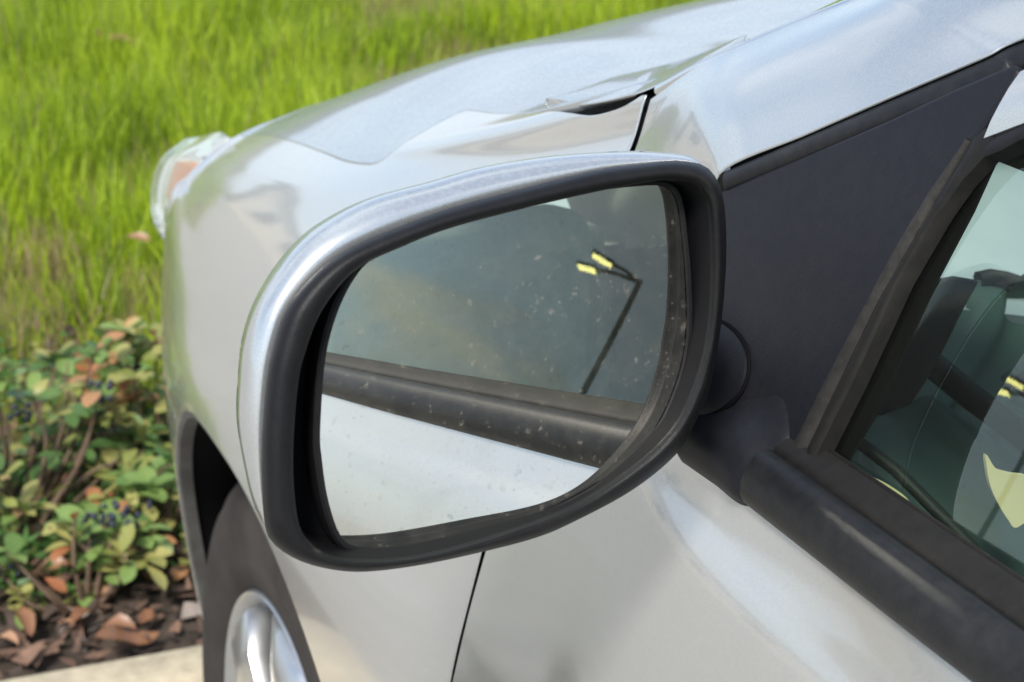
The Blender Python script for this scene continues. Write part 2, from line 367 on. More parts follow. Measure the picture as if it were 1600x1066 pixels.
# ------------------------------------------------------------------ the setting
def sheet(name, x0, x1, y0, y1, z, mat, nx=2, ny=2, zf=None):
    V = [(x0+(x1-x0)*i/nx, y0+(y1-y0)*j/ny, 0) for j in range(ny+1) for i in range(nx+1)]
    V = [(x, y, zf(x, y) if zf else z) for x, y, _ in V]
    F = [(j*(nx+1)+i, j*(nx+1)+i+1, (j+1)*(nx+1)+i+1, (j+1)*(nx+1)+i) for j in range(ny) for i in range(nx)]
    return mesh_obj(name, V, F, mat, None, True)
KY0, KY1, KZ = 1.78, 1.925, .13
tag(sheet('parking_lot', -300, 300, -300, KY0+.05, 0, PAVE), kind='structure')
def bank(x, y):
    s = max(0, y-3.0); return .10+.02*math.sin(x*1.7+y)+(.03*math.sin(x*.8)*math.sin(y*.9) if y > 3 else 0)+.055*min(s, 6)
tag(sheet('lawn_ground', -.55, 24, 2.58, 20, 0, TURF, 60, 50, bank), kind='structure')
tag(sheet('far_ground', -.55, 300, 1.95, 300, .05, TURF), kind='structure')
tag(sheet('driveway', -300, -.55, 1.82, 300, .004, PAVE), kind='structure')
tag(sheet('planting_bed', -.55, 24, KY1-.01, 2.75, 0, SOIL, 220, 24, lambda x, y: .105+.012*math.sin(9*x+3*y)+.01*math.sin(23*x-11*y)), kind='structure')
# kerb: one casting with rounded edges
kp = [(KY0, 0), (KY0-.004, KZ-.02), (KY0+.006, KZ-.005), (KY0+.02, KZ), (KY1-.008, KZ), (KY1, KZ-.006), (KY1, 0)]
kx = np.linspace(-.55, 24, 45); kr = [[(x, y, z) for y, z in kp] for x in kx]
tag(loft('kerb', kr, KERB, None, closed=False, sharp=50), kind='structure')

# ------------------------------------------------------------------ the car
car = empty('parked_car', (.87, .6, 0), 'dusty silver car parked nose first at the pale kerb, seen along its left side', 'car')
WHY, WHZ = 1.255, .31       # front wheel centre
AY, AZ = 1.225, .33         # centre of the wheel arch opening
def arch_r(th): return .342-.010*np.clip((R(46)-th)/R(28), 0, 1)**1.2+.013*np.exp(-((th-R(68))/R(13))**2)
CX = .87
_side = []                               # objects to mirror to the right side
# --- one smooth skin for fender, bumper and hood: sections front to back; columns from the sill over the shoulder to the middle
KEY = [  # y, then (x, z) of the four lower columns and of the widest line
    (.826, (.02, .2), (-.012, .35), (-.028, .5), (-.031, .62), (-.021, .694)),
    (.95, (.01, .2), (-.016, .35), (-.033, .5), (-.038, .62), (-.032, .694)),
    (1.06, (.0, .2), (-.02, .35), (-.040, .5), (-.045, .62), (-.041, .694)),
    (1.19, (.0, .2), (-.025, .35), (-.046, .5), (-.052, .62), (-.049, .69)),
    (1.33, (.0, .2), (-.025, .35), (-.046, .5), (-.053, .62), (-.051, .685)),
    (1.46, (.01, .2), (-.018, .35), (-.036, .5), (-.044, .61), (-.042, .67)),
    (1.58, (.03, .2), (.0, .35), (-.019, .5), (-.026, .60), (-.024, .655)),
    (1.71, (.06, .2), (.03, .35), (.009, .5), (.003, .59), (.003, .64))]
_kd = cr([[k[0]]+[c for p in k[1:] for c in p] for k in KEY], 24)
def low(y): return [np.interp(y, _kd[:, 0], _kd[:, 1+i]) for i in range(10)]
_zr = cr([(.80, 1.05, 1.08), (.88, 1.028, 1.066), (.95, 1.010, 1.056), (1.06, .998, 1.046), (1.19, .980, 1.032), (1.33, .953, 1.006), (1.46, .918, .972), (1.58, .882, .935), (1.71, .84, .895)], 16)
_dA = np.array([(-.045, .262), (-.038, .232), (-.02, .182), (0, .142), (.02, .115), (.05, .086), (.10, .052), (.15, .028), (.20, .012), (.28, 0), (1, 0)])
_dB = np.array([(-.021, .346), (-.003, .271), (.014, .21), (.028, .17), (.061, .090), (.078, .053), (.0865, .0255), (.10, .018), (.15, .010), (.28, 0), (1, 0)])
_dAs = cr(_dA, 10); _dBs = cr(_dB, 10)
def top_z(x, y):
    zr, zc = np.interp(y, _zr[:, 0], _zr[:, 1]), np.interp(y, _zr[:, 0], _zr[:, 2]); x0 = low(y)[8]+.05
    w = min(1, max(0, (1.24-y)/.414)); w = w*w*(3-2*w); sc = np.interp(y, [1.33, 1.46, 1.58, 1.71], [1, .84, .65, .46])
    z = zr-(1-w)*sc*np.interp(x-x0, _dAs[:, 0], _dAs[:, 1])-w*np.interp(x-(x0-.029), _dBs[:, 0], _dBs[:, 1])
    if x > .28: z += (zc-zr)*(1-((CX-x)/(CX-.28))**2)
    return z
NR = 24; _ny = np.linspace(.826, 1.71, NR); rows = []
for y in _ny:
    l = low(y); row = [(l[2*i], y, l[2*i+1]) for i in range(5)]; x0 = l[8]+.05
    for dx in (-.038, -.02, 0, .02, .036, .050, .0575, .070): row.append((x0+dx, y, top_z(x0+dx, y)))
    xs = x0+.070
    for t in (.10, .22, .34, .50, .72, 1.0): x = xs+(CX-xs)*t**1.25; row.append((x, y, top_z(x, y)))
    rows.append(row)
_A = np.array(rows, float)
for _ in range(4): _A[1:-1] = (_A[:-2]+2*_A[1:-1]+_A[2:])/4
rows = [[tuple(p) for p in r_] for r_ in _A]
NC = 19
front_rows = [
    [(x, 1.82, z) for x, z in [(.11, .2), (.075, .35), (.052, .48), (.042, .56), (.043, .62), (.05, .66), (.057, .68), (.066, .70), (.078, .72), (.10, .738), (.15, .765), (.22, .785), (.31, .803), (.44, .82), (.63, .84), (.87, .855)]],
    [(.18, 1.90, .2), (.15, 1.91, .35), (.12, 1.915, .48), (.11, 1.91, .56), (.112, 1.90, .61), (.12, 1.89, .645), (.128, 1.885, .662), (.135, 1.875, .68), (.147, 1.87, .695), (.165, 1.865, .71), (.21, 1.865, .728), (.27, 1.87, .738), (.35, 1.88, .745), (.46, 1.89, .75), (.64, 1.90, .758), (.87, 1.92, .77)],
    [(.36, 1.97, .2), (.34, 1.99, .35), (.32, 2.0, .48), (.32, 1.99, .56), (.32, 1.975, .60), (.325, 1.96, .635), (.33, 1.955, .645), (.335, 1.95, .655), (.34, 1.945, .665), (.35, 1.94, .675), (.37, 1.935, .685), (.40, 1.93, .695), (.45, 1.925, .70), (.53, 1.925, .71), (.67, 1.93, .72), (.87, 1.945, .73)],
    [(.87, 2.00, .2), (.87, 2.03, .35), (.87, 2.04, .48), (.87, 2.03, .55), (.87, 2.015, .59)]+[(.87, 2.0-.005*i, .62+.01*i) for i in range(11)],
]
for fr in front_rows:
    a_ = np.array(fr[4:], float); tt = np.linspace(0, 11, NC-4); rows.append(fr[:4]+[tuple(np.interp(q, range(12), a_[:, c]) for c in range(3)) for q in tt])
SIDE = Surf(rows, 1)
# the hood cut line: where the photograph's line meets that skin
G_px = [(990, 156, 0), (975, 161, 0), (960, 166, 0), (940, 171, 0), (925, 174, 0), (910, 176, 0), (890, 177.5, 0), (860, 178, 0), (830, 178, 0), (800, 177, 0), (770, 176, 0), (750, 174, 0), (723, 172, 0), (700, 183, 0), (678, 197, 0), (653, 219, 0), (628, 240, 0), (606, 252, 0), (583, 257, 0), (560, 256, 0), (537, 251, 0), (492, 234, 0), (447, 218, 0), (400, 210, 0)]
def skin_hit(px, py):
    v = ray(px, py); best = None
    for t in np.linspace(.8, 2.2, 1401):
        p = CAM_POS+v*t
        if .83 < p.y < 1.71 and p.x > low(p.y)[8]-.0 and p.z <= top_z(p.x, p.y): return p
    return CAM_POS+v*2
GC = [Vector((.0865, .829, 1.0145))]
for a_, b_, _ in G_px:
    p = skin_hit(a_, b_)
    if p.y > GC[-1].y+.004: GC.append(p)
GC.append(Vector((.084, 1.71, .80)))
_gy = np.array([p.y for p in GC]); _gx = np.array([p.x for p in GC]); _t = np.linspace(.83, 1.71, 221); _x = np.interp(_t, _gy, _gx)
for _ in range(12): _x[1:-1] = (_x[:-2]+2*_x[1:-1]+_x[2:])/4
_t = np.concatenate([_t, [1.76, 1.80, 1.84, 1.90, 2.1]]); _x = np.concatenate([_x, [.10, .125, .17, .34, .9]]); _s = np.sqrt(1+np.gradient(_x, _t)**2)
def xg(P): return (P[:, 0]-np.interp(P[:, 1], _t, _x))/np.interp(P[:, 1], _t, _s)
if SIDE.nrm([9], [2])[0][0] > 0: SIDE.flip = -1
def arch(P): return np.hypot(P[:, 1]-AY, P[:, 2]-AZ)-arch_r(np.abs(np.arctan2(P[:, 2]-AZ, P[:, 1]-AY)))
def polyf(pts, side=1):
    """signed test against a curve z->y (or y->z) given as (a, b) pairs: keep a' > curve"""
    A = np.array(pts, float); return A
bump_gap = np.array([(.30, 1.60), (.45, 1.53), (.52, 1.49), (.60, 1.455), (.635, 1.45), (.66, 1.50), (.70, 1.62), (.72, 1.70), (.75, 1.72)])
# bumper line from the arch to the lower headlight corner, as y over z
bl = [at(287, 640, 'y', 1.42), at(278, 600, 'y', 1.49), at(269, 556, 'y', 1.53), at(262, 480, 'y', 1.58), at(260, 412, 'y', 1.64), at(268, 374, 'y', 1.69)]
blz = np.array([p.z for p in bl]); bly = np.array([p.y for p in bl])
def gapline(P): return np.interp(P[:, 2], np.concatenate([[0, blz[0]-.05], blz, [blz[-1]+.02, 1]]), np.concatenate([[1.40, 1.40], bly, [1.72, 1.9]]))
def fender_front(P): return gapline(P)-.0016-P[:, 1]
# headlight edge: y as function of z on the fender
hl = [at(268, 374, 'y', 1.69), at(285, 335, 'y', 1.70), at(305, 290, 'y', 1.695), at(322, 245, 'y', 1.69), at(347, 206, 'y', 1.705)]
hlz = np.array([p.z for p in hl]); hly = np.array([p.y for p in hl])
def hl_edge(P): return np.interp(P[:, 2], hlz, hly)
def f_hl(P): return np.where(P[:, 2] > hlz[0], hl_edge(P)-.0015-P[:, 1], 1.)
def f_gap(P): return P[:, 1]-.829
def f_arch(P): return arch(P)
fender = patch('fender', SIDE, PAINT, car, [lambda P: -.0008-xg(P), f_arch, fender_front, f_hl, f_gap, lambda P: P[:, 2]-.22], us=(0, NR-.7), vs=(0, 15), nu=130, nv=150, flange=.0012); _side.append(fender)
def f_bump(P): return np.where(P[:, 2] > hlz[0]-.002, np.where(P[:, 1] > 1.86, 1., -1.)*0+ (P[:, 1]-2.5), P[:, 1]-gapline(P)-.0016)
bumper = patch('bumper', SIDE, PAINT, car, [f_arch, lambda P: P[:, 1]-gapline(P)-.0016, lambda P: np.where(P[:, 0] < .45, hlz[0]-.001-P[:, 2], .64-P[:, 2])], us=(10, NR+3), vs=(0, 12), nu=90, nv=80); _side.append(bumper)
# headlight: lens bulging over a reflector with an amber indicator
HLrows = []
e0 = [at(270, 370, 'y', 1.69), at(286, 334, 'y', 1.70), at(305, 290, 'y', 1.70), at(322, 246, 'y', 1.695), at(346, 207, 'y', 1.71)]
e1 = [at(262, 366, 'y', 1.72), at(268, 330, 'y', 1.745), at(279, 285, 'y', 1.75), at(297, 243, 'y', 1.745), at(331, 208, 'y', 1.75)]
e2 = [at(256, 355, 'y', 1.76), at(252, 325, 'y', 1.80), at(257, 283, 'y', 1.81), at(274, 243, 'y', 1.805), at(315, 213, 'y', 1.81)]
e3 = [at(256, 345, 'y', 1.80), at(250, 318, 'y', 1.85), at(252, 284, 'y', 1.86), at(268, 247, 'y', 1.855), at(303, 219, 'y', 1.86)]
e4 = [Vector((.18, 1.885, .665)), Vector((.18, 1.90, .685)), Vector((.19, 1.90, .705)), Vector((.21, 1.89, .725)), Vector((.24, 1.87, .74))]
e5 = [Vector((.40, 1.945, .655)), Vector((.40, 1.94, .665)), Vector((.40, 1.935, .68)), Vector((.41, 1.925, .69)), Vector((.42, 1.91, .70))]
HL = Surf([e0, e1, e2, e3, e4, e5], 1)
if HL.nrm([1], [2])[0][0] > 0: HL.flip = -1
headlight = patch('headlight', HL, HL_INNER, car, nu=20, nv=16, flange=.012, off=-.007)
lens = patch('headlight_lens', HL, LENS, headlight, nu=40, nv=24, flange=.012)
amber = patch('indicator', HL, ORANGE, headlight, [lambda P: P[:, 2]-(hlz[0]+.012)], us=(.7, 1.9), vs=(.6, 2.8), nu=14, nv=14, flange=.003, off=-.0035)
_side += [headlight, lens, amber]
hs = loft('headlight_seal', tube([Vector(q)-Vector((0, .001, 0)) for q in cr(e0[:4], 6)], .0028, 6), SEAL, car); _side.append(hs)

# dark jamb behind the gap between fender, door and pillar
_vv = np.linspace(0, 12, 50); _P = SIDE.ev(np.full(50, .15), _vv); _N = SIDE.nrm(np.full(50, .15), _vv)
_side.append(loft('gap_filler', [[(p[0]-n[0]*.0055, yy_, p[2]-n[2]*.0055-.003) for p, n in zip(_P, _N)] for yy_ in (.805, .85)], BLACK, car, closed=False))
# hood
# hood rear edge / windshield foot
def hood_rear(P): return P[:, 1]-np.interp(P[:, 0], [.05, .2, .87], [.84, .84, .86])
hood = patch('hood', SIDE, PAINT_HOOD, car, [lambda P: xg(P)-np.interp(P[:, 1], [.83, .92, .96, .99], [.025, .014, .007, .0008]), hood_rear, lambda P: P[:, 2]-.735], us=(0, NR+1.9), vs=(5, NC-1), nu=130, nv=130, flange=.006); _side.append(hood)

# roof pillar between windshield and door
T = [at(1006, 144, 'y', .829), at(1085, 107, 'y', .79), at(1150, 78, 'y', .762), at(1215, 50, 'y', .737), at(1285, 22, 'y', .71), at(1340, 0, 'y', .69), at(1390, -22, 'y', .67), Vector((.25, .36, 1.26)), Vector((.33, .0, 1.38)), Vector((.37, -.4, 1.42)), Vector((.38, -.9, 1.41)), Vector((.40, -1.35, 1.34))]
B = [Vector((.046, .829, .925)), at(1085, 330, 'x', .052), at(1130, 262, 'x', .056), at(1258, 207, 'x', .068), at(1388, 150, 'x', .080), at(1530, 89, 'x', .094), at(1600, 56, 'x', .103), Vector((.185, .29, 1.215)), Vector((.235, .0, 1.315)), Vector((.265, -.4, 1.36)), Vector((.275, -.9, 1.35)), Vector((.29, -1.35, 1.28))]
T[0] = Vector(T[0])+Vector((.0015, -.0070, .0015)); B[0] = Vector((.0475, .8220, .925)); 
def fill(L_, a, b, n): return L_[:a+1]+[Vector(L_[a]).lerp(Vector(L_[b]), k/(n+1)) for k in range(1, n+1)]+L_[b:]
T = fill(T, 6, 7, 3); B = fill(B, 6, 7, 3); PR = []
for i, (t, b) in enumerate(zip(T, B)):
    t, b = Vector(t), Vector(b); out = Vector((-.75, 0, .66))
    w = (t-b).length
    PR.append([b, b.lerp(t, .33)+out*(.05*w), b.lerp(t, .68)+out*(.055*w), t])
_v = np.linspace(5, 12, 200); _q = SIDE.ev(np.zeros(200), _v)
for k, z in enumerate((.925, .958, .988, 1.0135)): PR[0][k] = Vector((float(np.interp(z, _q[:, 2], _q[:, 0]))+.0004, .8215, z))
PIL = Surf(PR, 1)
if PIL.nrm([3], [1])[0][0] > 0: PIL.flip = -1
pillar = patch('roof_pillar', PIL, PAINT_TOP, car, nu=90, nv=20, flange=.0012); _side.append(pillar)
mol = loft('windshield_moulding', tube([Vector(p)+Vector((.006, .004, -.001)) for p in cr(T, 6)], .0035, 8), CHROME, car); _side.append(mol)
# black door seal under the pillar, thick half-round
sp_ = [Vector(p) for p in cr(B[2:], 8)]
rings = []
for i, p in enumerate(sp_):
    t = (sp_[min(i+1, len(sp_)-1)]-sp_[max(0, i-1)]).normalized(); o = Vector((-.88, 0, .45)); o = (o-t*o.dot(t)).normalized(); dn = t.cross(o)
    if dn.z > 0: dn = -dn
    w = .0048+.0014*min(1, i/24); rings.append([p-dn*.003-o*.008, p-dn*.0025-o*.0035]+[p+dn*(w*1.0)*(1-math.cos(a))*1.0/1.0+o*(.0035*math.sin(a)+.0-.004) for a in np.linspace(0, math.pi, 9)]+[p+dn*w*2-o*.02, p-o*.02])
seal = loft('pillar_seal', rings, RUBBER, car, sharp=60); _side.append(seal)

# windshield from the cowl upward, dusty
WS = []
for i, t in enumerate(T[:11]):
    t = Vector(t)+Vector((.010, .004, -.001)); c = Vector((CX, t.y+.20+.02*i, t.z+.045-.0*i))
    WS.append([t, t.lerp(c, .12)+Vector((0, .035, .004)), t.lerp(c, .4)+Vector((0, .05, .01)), t.lerp(c, .75)+Vector((0, .02, .004)), c])
WSF = Surf(WS, 1)
if WSF.nrm([3], [1])[0][2] < 0: WSF.flip = -1
windshield = patch('windshield', WSF, WINDSHIELD, car, nu=40, nv=24, flange=.005); _side.append(windshield)
# leaf-shaped cowl corner cover over the dark slot
lf_t = [skin_hit(*p)+Vector((0, 0, .0015)) for p in ((857, 167), (905, 143), (960, 122), (1030, 106), (1100, 88))]+[at(1165, 68, 'y', .775)]
lf_b = [at(x_, y_, 'y', v_)+Vector((0, 0, .001)) for x_, y_, v_ in ((857, 169, .982), (902, 166, .930), (940, 160, .892), (978, 151, .858), (1018, 138.5, .830), (1162, 72, .765))]
lf_t[0] = lf_b[0]+Vector((.001, .004, .0006)); lf_t[1] = lf_t[1].lerp(lf_b[1], .25)
LF = Surf([[b, b.lerp(t, .25)+Vector((0, 0, .0035)), b.lerp(t, .6)+Vector((0, 0, .004)), t+Vector((0, .0, -.001))] for t, b in zip(lf_t, lf_b)], 1)
if LF.nrm([2], [1])[0][2] < 0: LF.flip = -1
leafc = patch('cowl_corner', LF, PAINT_HOOD, car, nu=30, nv=10, flange=.0008); _side.append(leafc)
cb_ = [Vector((.078, .96, .955)), Vector((.085, .88, .985)), Vector((.095, .80, 1.015)), Vector((.30, .80, .99)), Vector((.30, .98, .955))]
_cy = np.linspace(.80, 1.0, 12)
cowl = loft('cowl_tray', [[(float(np.interp(y, _t, _x))+dx, y, top_z(float(np.interp(y, _t, _x)), y)-.016-dz) for dx, dz in ((-.004, .012), (.001, -.006), (.02, -.002), (.06, .0), (.09, -.006))] for y in _cy], BLACK, car, closed=False); _side.append(cowl)
# body behind the gaps: a dark inner shell just under the painted skin
inner = patch('inner_body', SIDE, BLACK, car, [lambda P: arch(P)-.012], us=(0, NR+2), vs=(0, 8), nu=60, nv=50, flange=0, off=-.011); _side.append(inner)
hin = slab('engine_cover', [Vector((.10, 1.70, .62)), Vector((CX, 1.75, .62)), Vector((CX, 1.0, .80)), Vector((.08, 1.0, .80))], .02, BLACK, car); _side.append(hin)

# doors: skin between the sill and the belt, straight back to the tail
def belt(y): return .909+.045*(.57-y) if y > -.2 else .9436+.02*(-.2-y)
def door_row(y, dx, zb):
    k = (zb-.909)
    pr = [(.022, .2), (-.008, .32), (-.036, .46), (-.050, .58), (-.0525, .66), (-.047, .725), (-.037, .78), (-.024, .83+k*.6), (-.008, .872+k*.9), (.004, .893+k), (.012, .909+k)]
    dl, dh = dx
    return [(x+dl+(dh-dl)*min(1, max(0, (z-.55)/(.909-.55))), y, z) for x, z in pr]
drow = []
for y, dx in ((.826, None), (.71, 0), (.60, (.010, .003)), (.45, (.004, -.004)), (.25, (-.003, -.010)), (0, (-.008, -.014)), (-.35, (-.010, -.014)), (-.8, (-.008, -.008)), (-1.2, (.01, .01)), (-1.7, (.06, .06)), (-2.1, (.16, .16))):
    if dx is None:
        drow.append([(.02, .826, .2), (-.010, .826, .32), (-.025, .826, .46), (-.031, .826, .58), (-.027, .826, .66), (-.0145, .826, .725), (.0, .826, .78), (.014, .826, .83), (.028, .826, .872), (.036, .826, .893), (.042, .826, .909)])
    else: drow.append(door_row(y, dx, belt(y)) if dx else None)
drow[1] = [tuple((np.array(a)*.5+np.array(b)*.5)*(1, 0, 1)+(0, .71, 0)) for a, b in zip(drow[0], drow[2])]
DOOR = Surf(drow, 1)
if DOOR.nrm([4], [4])[0][0] > 0: DOOR.flip = -1
fd = patch('front_door', DOOR, PAINT, car, [lambda P: .8225-P[:, 1], lambda P: P[:, 1]+.346], us=(0, 6.05), nu=70, nv=50, flange=.0012); _side.append(fd)
rd = patch('rear_door', DOOR, PAINT, car, [lambda P: -.354-P[:, 1], lambda P: P[:, 1]+1.15], us=(5, 8.9), nu=40, nv=40); _side.append(rd)
rq = patch('rear_quarter', DOOR, PAINT, car, [lambda P: -1.158-P[:, 1]], us=(7, 10), nu=30, nv=30); _side.append(rq)
din = patch('door_frame_inner', DOOR, BLACK, car, us=(0, 10), nu=30, nv=16, flange=0, off=-.012); _side.append(din)
# door handle
hd = loft('door_handle', tube([(-.055, -.12, .80), (-.082, -.14, .802), (-.088, -.20, .805), (-.082, -.26, .806), (-.055, -.28, .806)], [.008, .010, .011, .010, .008], 10), PAINT, fd); _side.append(hd)

# belt mouldings: outer rounded strip, inner dusty strip with a step
ys = np.concatenate([np.linspace(.574, .2, 30), np.linspace(.15, -1.15, 30)])
def belt_x(y): return float(np.interp(y, [-2.1, -1.7, -1.2, -.8, -.35, 0, .25, .45, .6, .72], [.172, .072, .022, .004, -.002, -.002, .002, .008, .0135, .026]))
prof_o = [(.010, -.008), (-.001, -.002), (-.0035, .000), (-.0055, .004), (-.0055, .009), (-.0035, .0145), (-.0010, .0185), (.0020, .0210), (.005, .0215), (.0085, .0205), (.0095, .017), (.0095, -.008)]
rings = [[Vector((belt_x(y)+a, y, belt(y)+b)) for a, b in prof_o] for y in ys]
bo = loft('belt_moulding', rings, RUBBER, car, sharp=60, cap0=True); _side.append(bo)
prof_i = [(.0085, .006), (.0085, .0215), (.0105, .0235), (.0150, .0258), (.0195, .0272), (.0205, .0255), (.0215, .0272), (.0235, .0262), (.0235, .0), ]
rings = [[Vector((belt_x(y)+a, y, belt(y)+b-.0005)) for a, b in prof_i] for y in ys]
bi = loft('window_wiper_seal', rings, RUBBER_BROWN, car, sharp=50, cap0=True); _side.append(bi)

# ---- greenhouse plane
NW = Vector((-1, 0, .4)).normalized(); PW = Vector((.030, .5, .930))
def on_win(px, py, off=0.0): return on_plane(px, py, PW+NW*off, NW)
# corner panel (sail) with a raised skirt towards the mirror arm
sail_px = [(1120, 300), (1190, 270), (1258, 242), (1388, 186), (1492, 137), (1582, 99), (1592, 110), (1560, 165), (1520, 222), (1450, 338), (1376, 470), (1310, 604), (1262, 705), (1241, 742), (1228, 742), (1210, 748), (1192, 762), (1180, 780), (1168, 792), (1150, 782), (1110, 752), (1060, 716), (1040, 690), (1050, 560), (1080, 400)]
sail = slab('corner_panel', [on_win(x, y, .004) for x, y in sail_px][::-1], .012, TRIM_SAIL, car, NW, .002, 3); _side.append(sail)
# worn raised rib along its rear edge, then the window channel
def strip(name, lpx, rpx, off, th, mat, parent):
    A = [on_win(*p, off) for p in lpx]; Bq = [on_win(*p, off) for p in rpx]; rg = []
    for a, b in zip(A, Bq):
        m = (a+b)/2+NW*.0012; rg.append([a-NW*th, a, a.lerp(b, .25)+NW*.001, m, a.lerp(b, .75)+NW*.001, b, b-NW*th])
    return loft(name, rg, mat, parent, closed=False, sharp=50)
chan = strip('window_channel', [(1241, 745), (1276, 672), (1310, 600), (1376, 466), (1405, 415), (1440, 355), (1480, 286), (1519, 219), (1540, 200)], [(1267, 729), (1300, 662), (1335, 592), (1405, 440), (1432, 393), (1466, 335), (1503, 283), (1540, 243), (1562, 222)], .0045, .007, RUBBER_BROWN, car); _side.append(chan)
rib = strip('corner_panel_rib', [(1216, 742), (1286, 600), (1348, 482), (1398, 388), (1450, 302), (1512, 216)], [(1240, 745), (1309, 600), (1373, 468), (1418, 390), (1464, 308), (1516, 221)], .0042, .004, RIB, car); _side.append(rib)
fr_top = strip('window_top_seal', [(1536, 214), (1560, 208), (1600, 190), (1700, 140), (1850, 60), (2050, -60)], [(1540, 245), (1562, 236), (1600, 216), (1700, 170), (1850, 92), (2050, -25)], .0042, .02, RUBBER, car); _side.append(fr_top)
dfr = strip('door_window_frame', [(1594, 112), (1650, 86), (1720, 50), (1850, -15), (2050, -120)], [(1537, 216), (1600, 192), (1720, 133), (1850, 62), (2050, -58)], .006, .02, PAINT, car); _side.append(dfr)
# side glass
yy = [(1262, 732), (1403, 441), (1470, 318), (1538, 243), (1600, 214), (1700, 168), (1850, 90), (2050, -28)]
gl = [on_win(*p, -.004) for p in yy]+[Vector((.030+.4*.395, .05, 1.325)), Vector((.030+.4*.41, -.35, 1.34))]
gl = [p-NW*((p-PW).dot(NW)+.004) for p in gl]
def on_w2(y, z): return Vector((.030+.4*(z-.930), y, z))-NW*.004
gl += [on_w2(-.36, .945), on_w2(.1, .928), on_w2(.56, .915)]
bmg = bpy.data.meshes.new('side_window'); bmg.from_pydata([tuple(p) for p in gl], [], [tuple(range(len(gl)))]); side_win = link('side_window', bmg, SIDE_GLASS, car, False); _side.append(side_win)
gl2 = [on_w2(-.40, .95), on_w2(-.40, 1.335), on_w2(-.8, 1.32), on_w2(-1.1, 1.25), on_w2(-1.12, .96)]
rear_win = mesh_obj('rear_window', gl2, [tuple(range(5))], SIDE_GLASS, car, False); _side.append(rear_win)
bp_ = slab('door_pillar', [on_w2(-.345, .94)+NW*.008, on_w2(-.345, 1.36)+NW*.008, on_w2(-.41, 1.36)+NW*.008, on_w2(-.41, .94)+NW*.008], .02, TRIM, car, NW, .002); _side.append(bp_)
bp2 = slab('door_pillar', [on_w2(-1.10, .94)+NW*.008, on_w2(-1.08, 1.34)+NW*.008, on_w2(-1.75, 1.20)+NW*.008, on_w2(-1.75, .96)+NW*.008], .02, PAINT, car, NW, .002); _side.append(bp2)
# inner dark run of the window frame (seen through the glass)
inn = strip('inner_pillar_trim', [(1250, 745), (1300, 650), (1390, 460), (1470, 310), (1560, 190)], [(1290, 780), (1372, 640), (1462, 440), (1520, 330), (1566, 228)], -.045, .0012, DASH_DARK, car)
# roof
RF = []
for i in range(9, len(T)):
    t = Vector(T[i])+Vector((.004, 0, 0)); c = Vector((CX, t.y+(.12 if i < 11 else .0), t.z+.075)); RF.append([t, t.lerp(c, .15)+Vector((0, 0, .022)), t.lerp(c, .5)+Vector((0, 0, .022)), c])
RF = RF[1:]
RFS = Surf(RF, 1)
if RFS.nrm([1], [1])[0][2] < 0: RFS.flip = -1
_side.append(patch('roof', RFS, PAINT_TOP, car, nu=20, nv=14)); _side.append(patch('roof_lining', RFS, DASH, car, nu=10, nv=8, off=-.03, flange=0))
# tail: hatch glass and panel
TL = [[Vector((.40, -1.35, 1.34)), Vector((.6, -1.38, 1.38)), Vector((CX, -1.40, 1.41))], [Vector((.30, -1.80, 1.12)), Vector((.55, -1.86, 1.14)), Vector((CX, -1.88, 1.15))], [Vector((.20, -2.12, .95)), Vector((.5, -2.2, .96)), Vector((CX, -2.22, .96))], [Vector((.17, -2.14, .6)), Vector((.5, -2.25, .6)), Vector((CX, -2.28, .6))], [Vector((.18, -2.1, .2)), Vector((.5, -2.2, .2)), Vector((CX, -2.22, .2))]]
TLS = Surf(TL, 1)
if TLS.nrm([2], [1])[0][1] > 0: TLS.flip = -1
_side.append(patch('tailgate', TLS, PAINT, car, nu=20, nv=10)); _side.append(slab('floor_pan', [Vector((.02, -2.1, .19)), Vector((CX, -2.2, .19)), Vector((CX, .90, .19)), Vector((.02, .9, .19))][::-1], .02, BLACK, car))
_side.append(slab('firewall', [Vector((.03, .86, .2)), Vector((CX, .86, .2)), Vector((CX, .86, .86)), Vector((.085, .86, .86))], .02, BLACK, car))

# ---- wheel arch and wheel
ring0, ring1, ring2 = [], [], []
cols = []
for k in range(61):
    a = R(-28)+R(236)*k/60; r_ = float(arch_r(abs(a))); y, z = AY+r_*math.cos(a), AZ+r_*math.sin(a); cols.append((y, z, a))
def side_x(y, z):
    u = np.interp(y, [r_[3][1] for r_ in rows[:NR+1]], range(NR+1)); vv = np.linspace(0, 8, 60); P = SIDE.ev(np.full(60, u), vv); v = np.interp(z, P[:, 2], vv)
    return float(SIDE.ev([u], [v])[0][0])
def apt(x, c, d): return (x, c[0]+d*math.cos(c[2]), c[1]+d*math.sin(c[2]))
sx = [side_x(c[0], max(c[1], .2)) for c in cols]
lip = [[apt(x+dx, c, d) for x, c in zip(sx, cols)] for dx, d in ((.0005, 0), (.003, -.006), (.014, -.007), (.018, .03))]
al = loft('arch_lip', lip, simple('dirty_lip_paint', (.10, .095, .088), .6, .2, noise=25, nstr=.35), car, closed=False, sharp=50); _side.append(al)
lin = [[apt(x+.011, c, -.004) for x, c in zip(sx, cols)], [apt(.32, c, .01) for c in cols], [(.32, AY, AZ) for c in cols]]
ln = loft('arch_liner', lin, BLACK, car, closed=False); _side.append(ln)
def lathe(prof, yc, zc, n=96):
    return [[(x, yc+r*math.cos(2*math.pi*k/n), zc+r*math.sin(2*math.pi*k/n)) for k in range(n)] for x, r in prof]
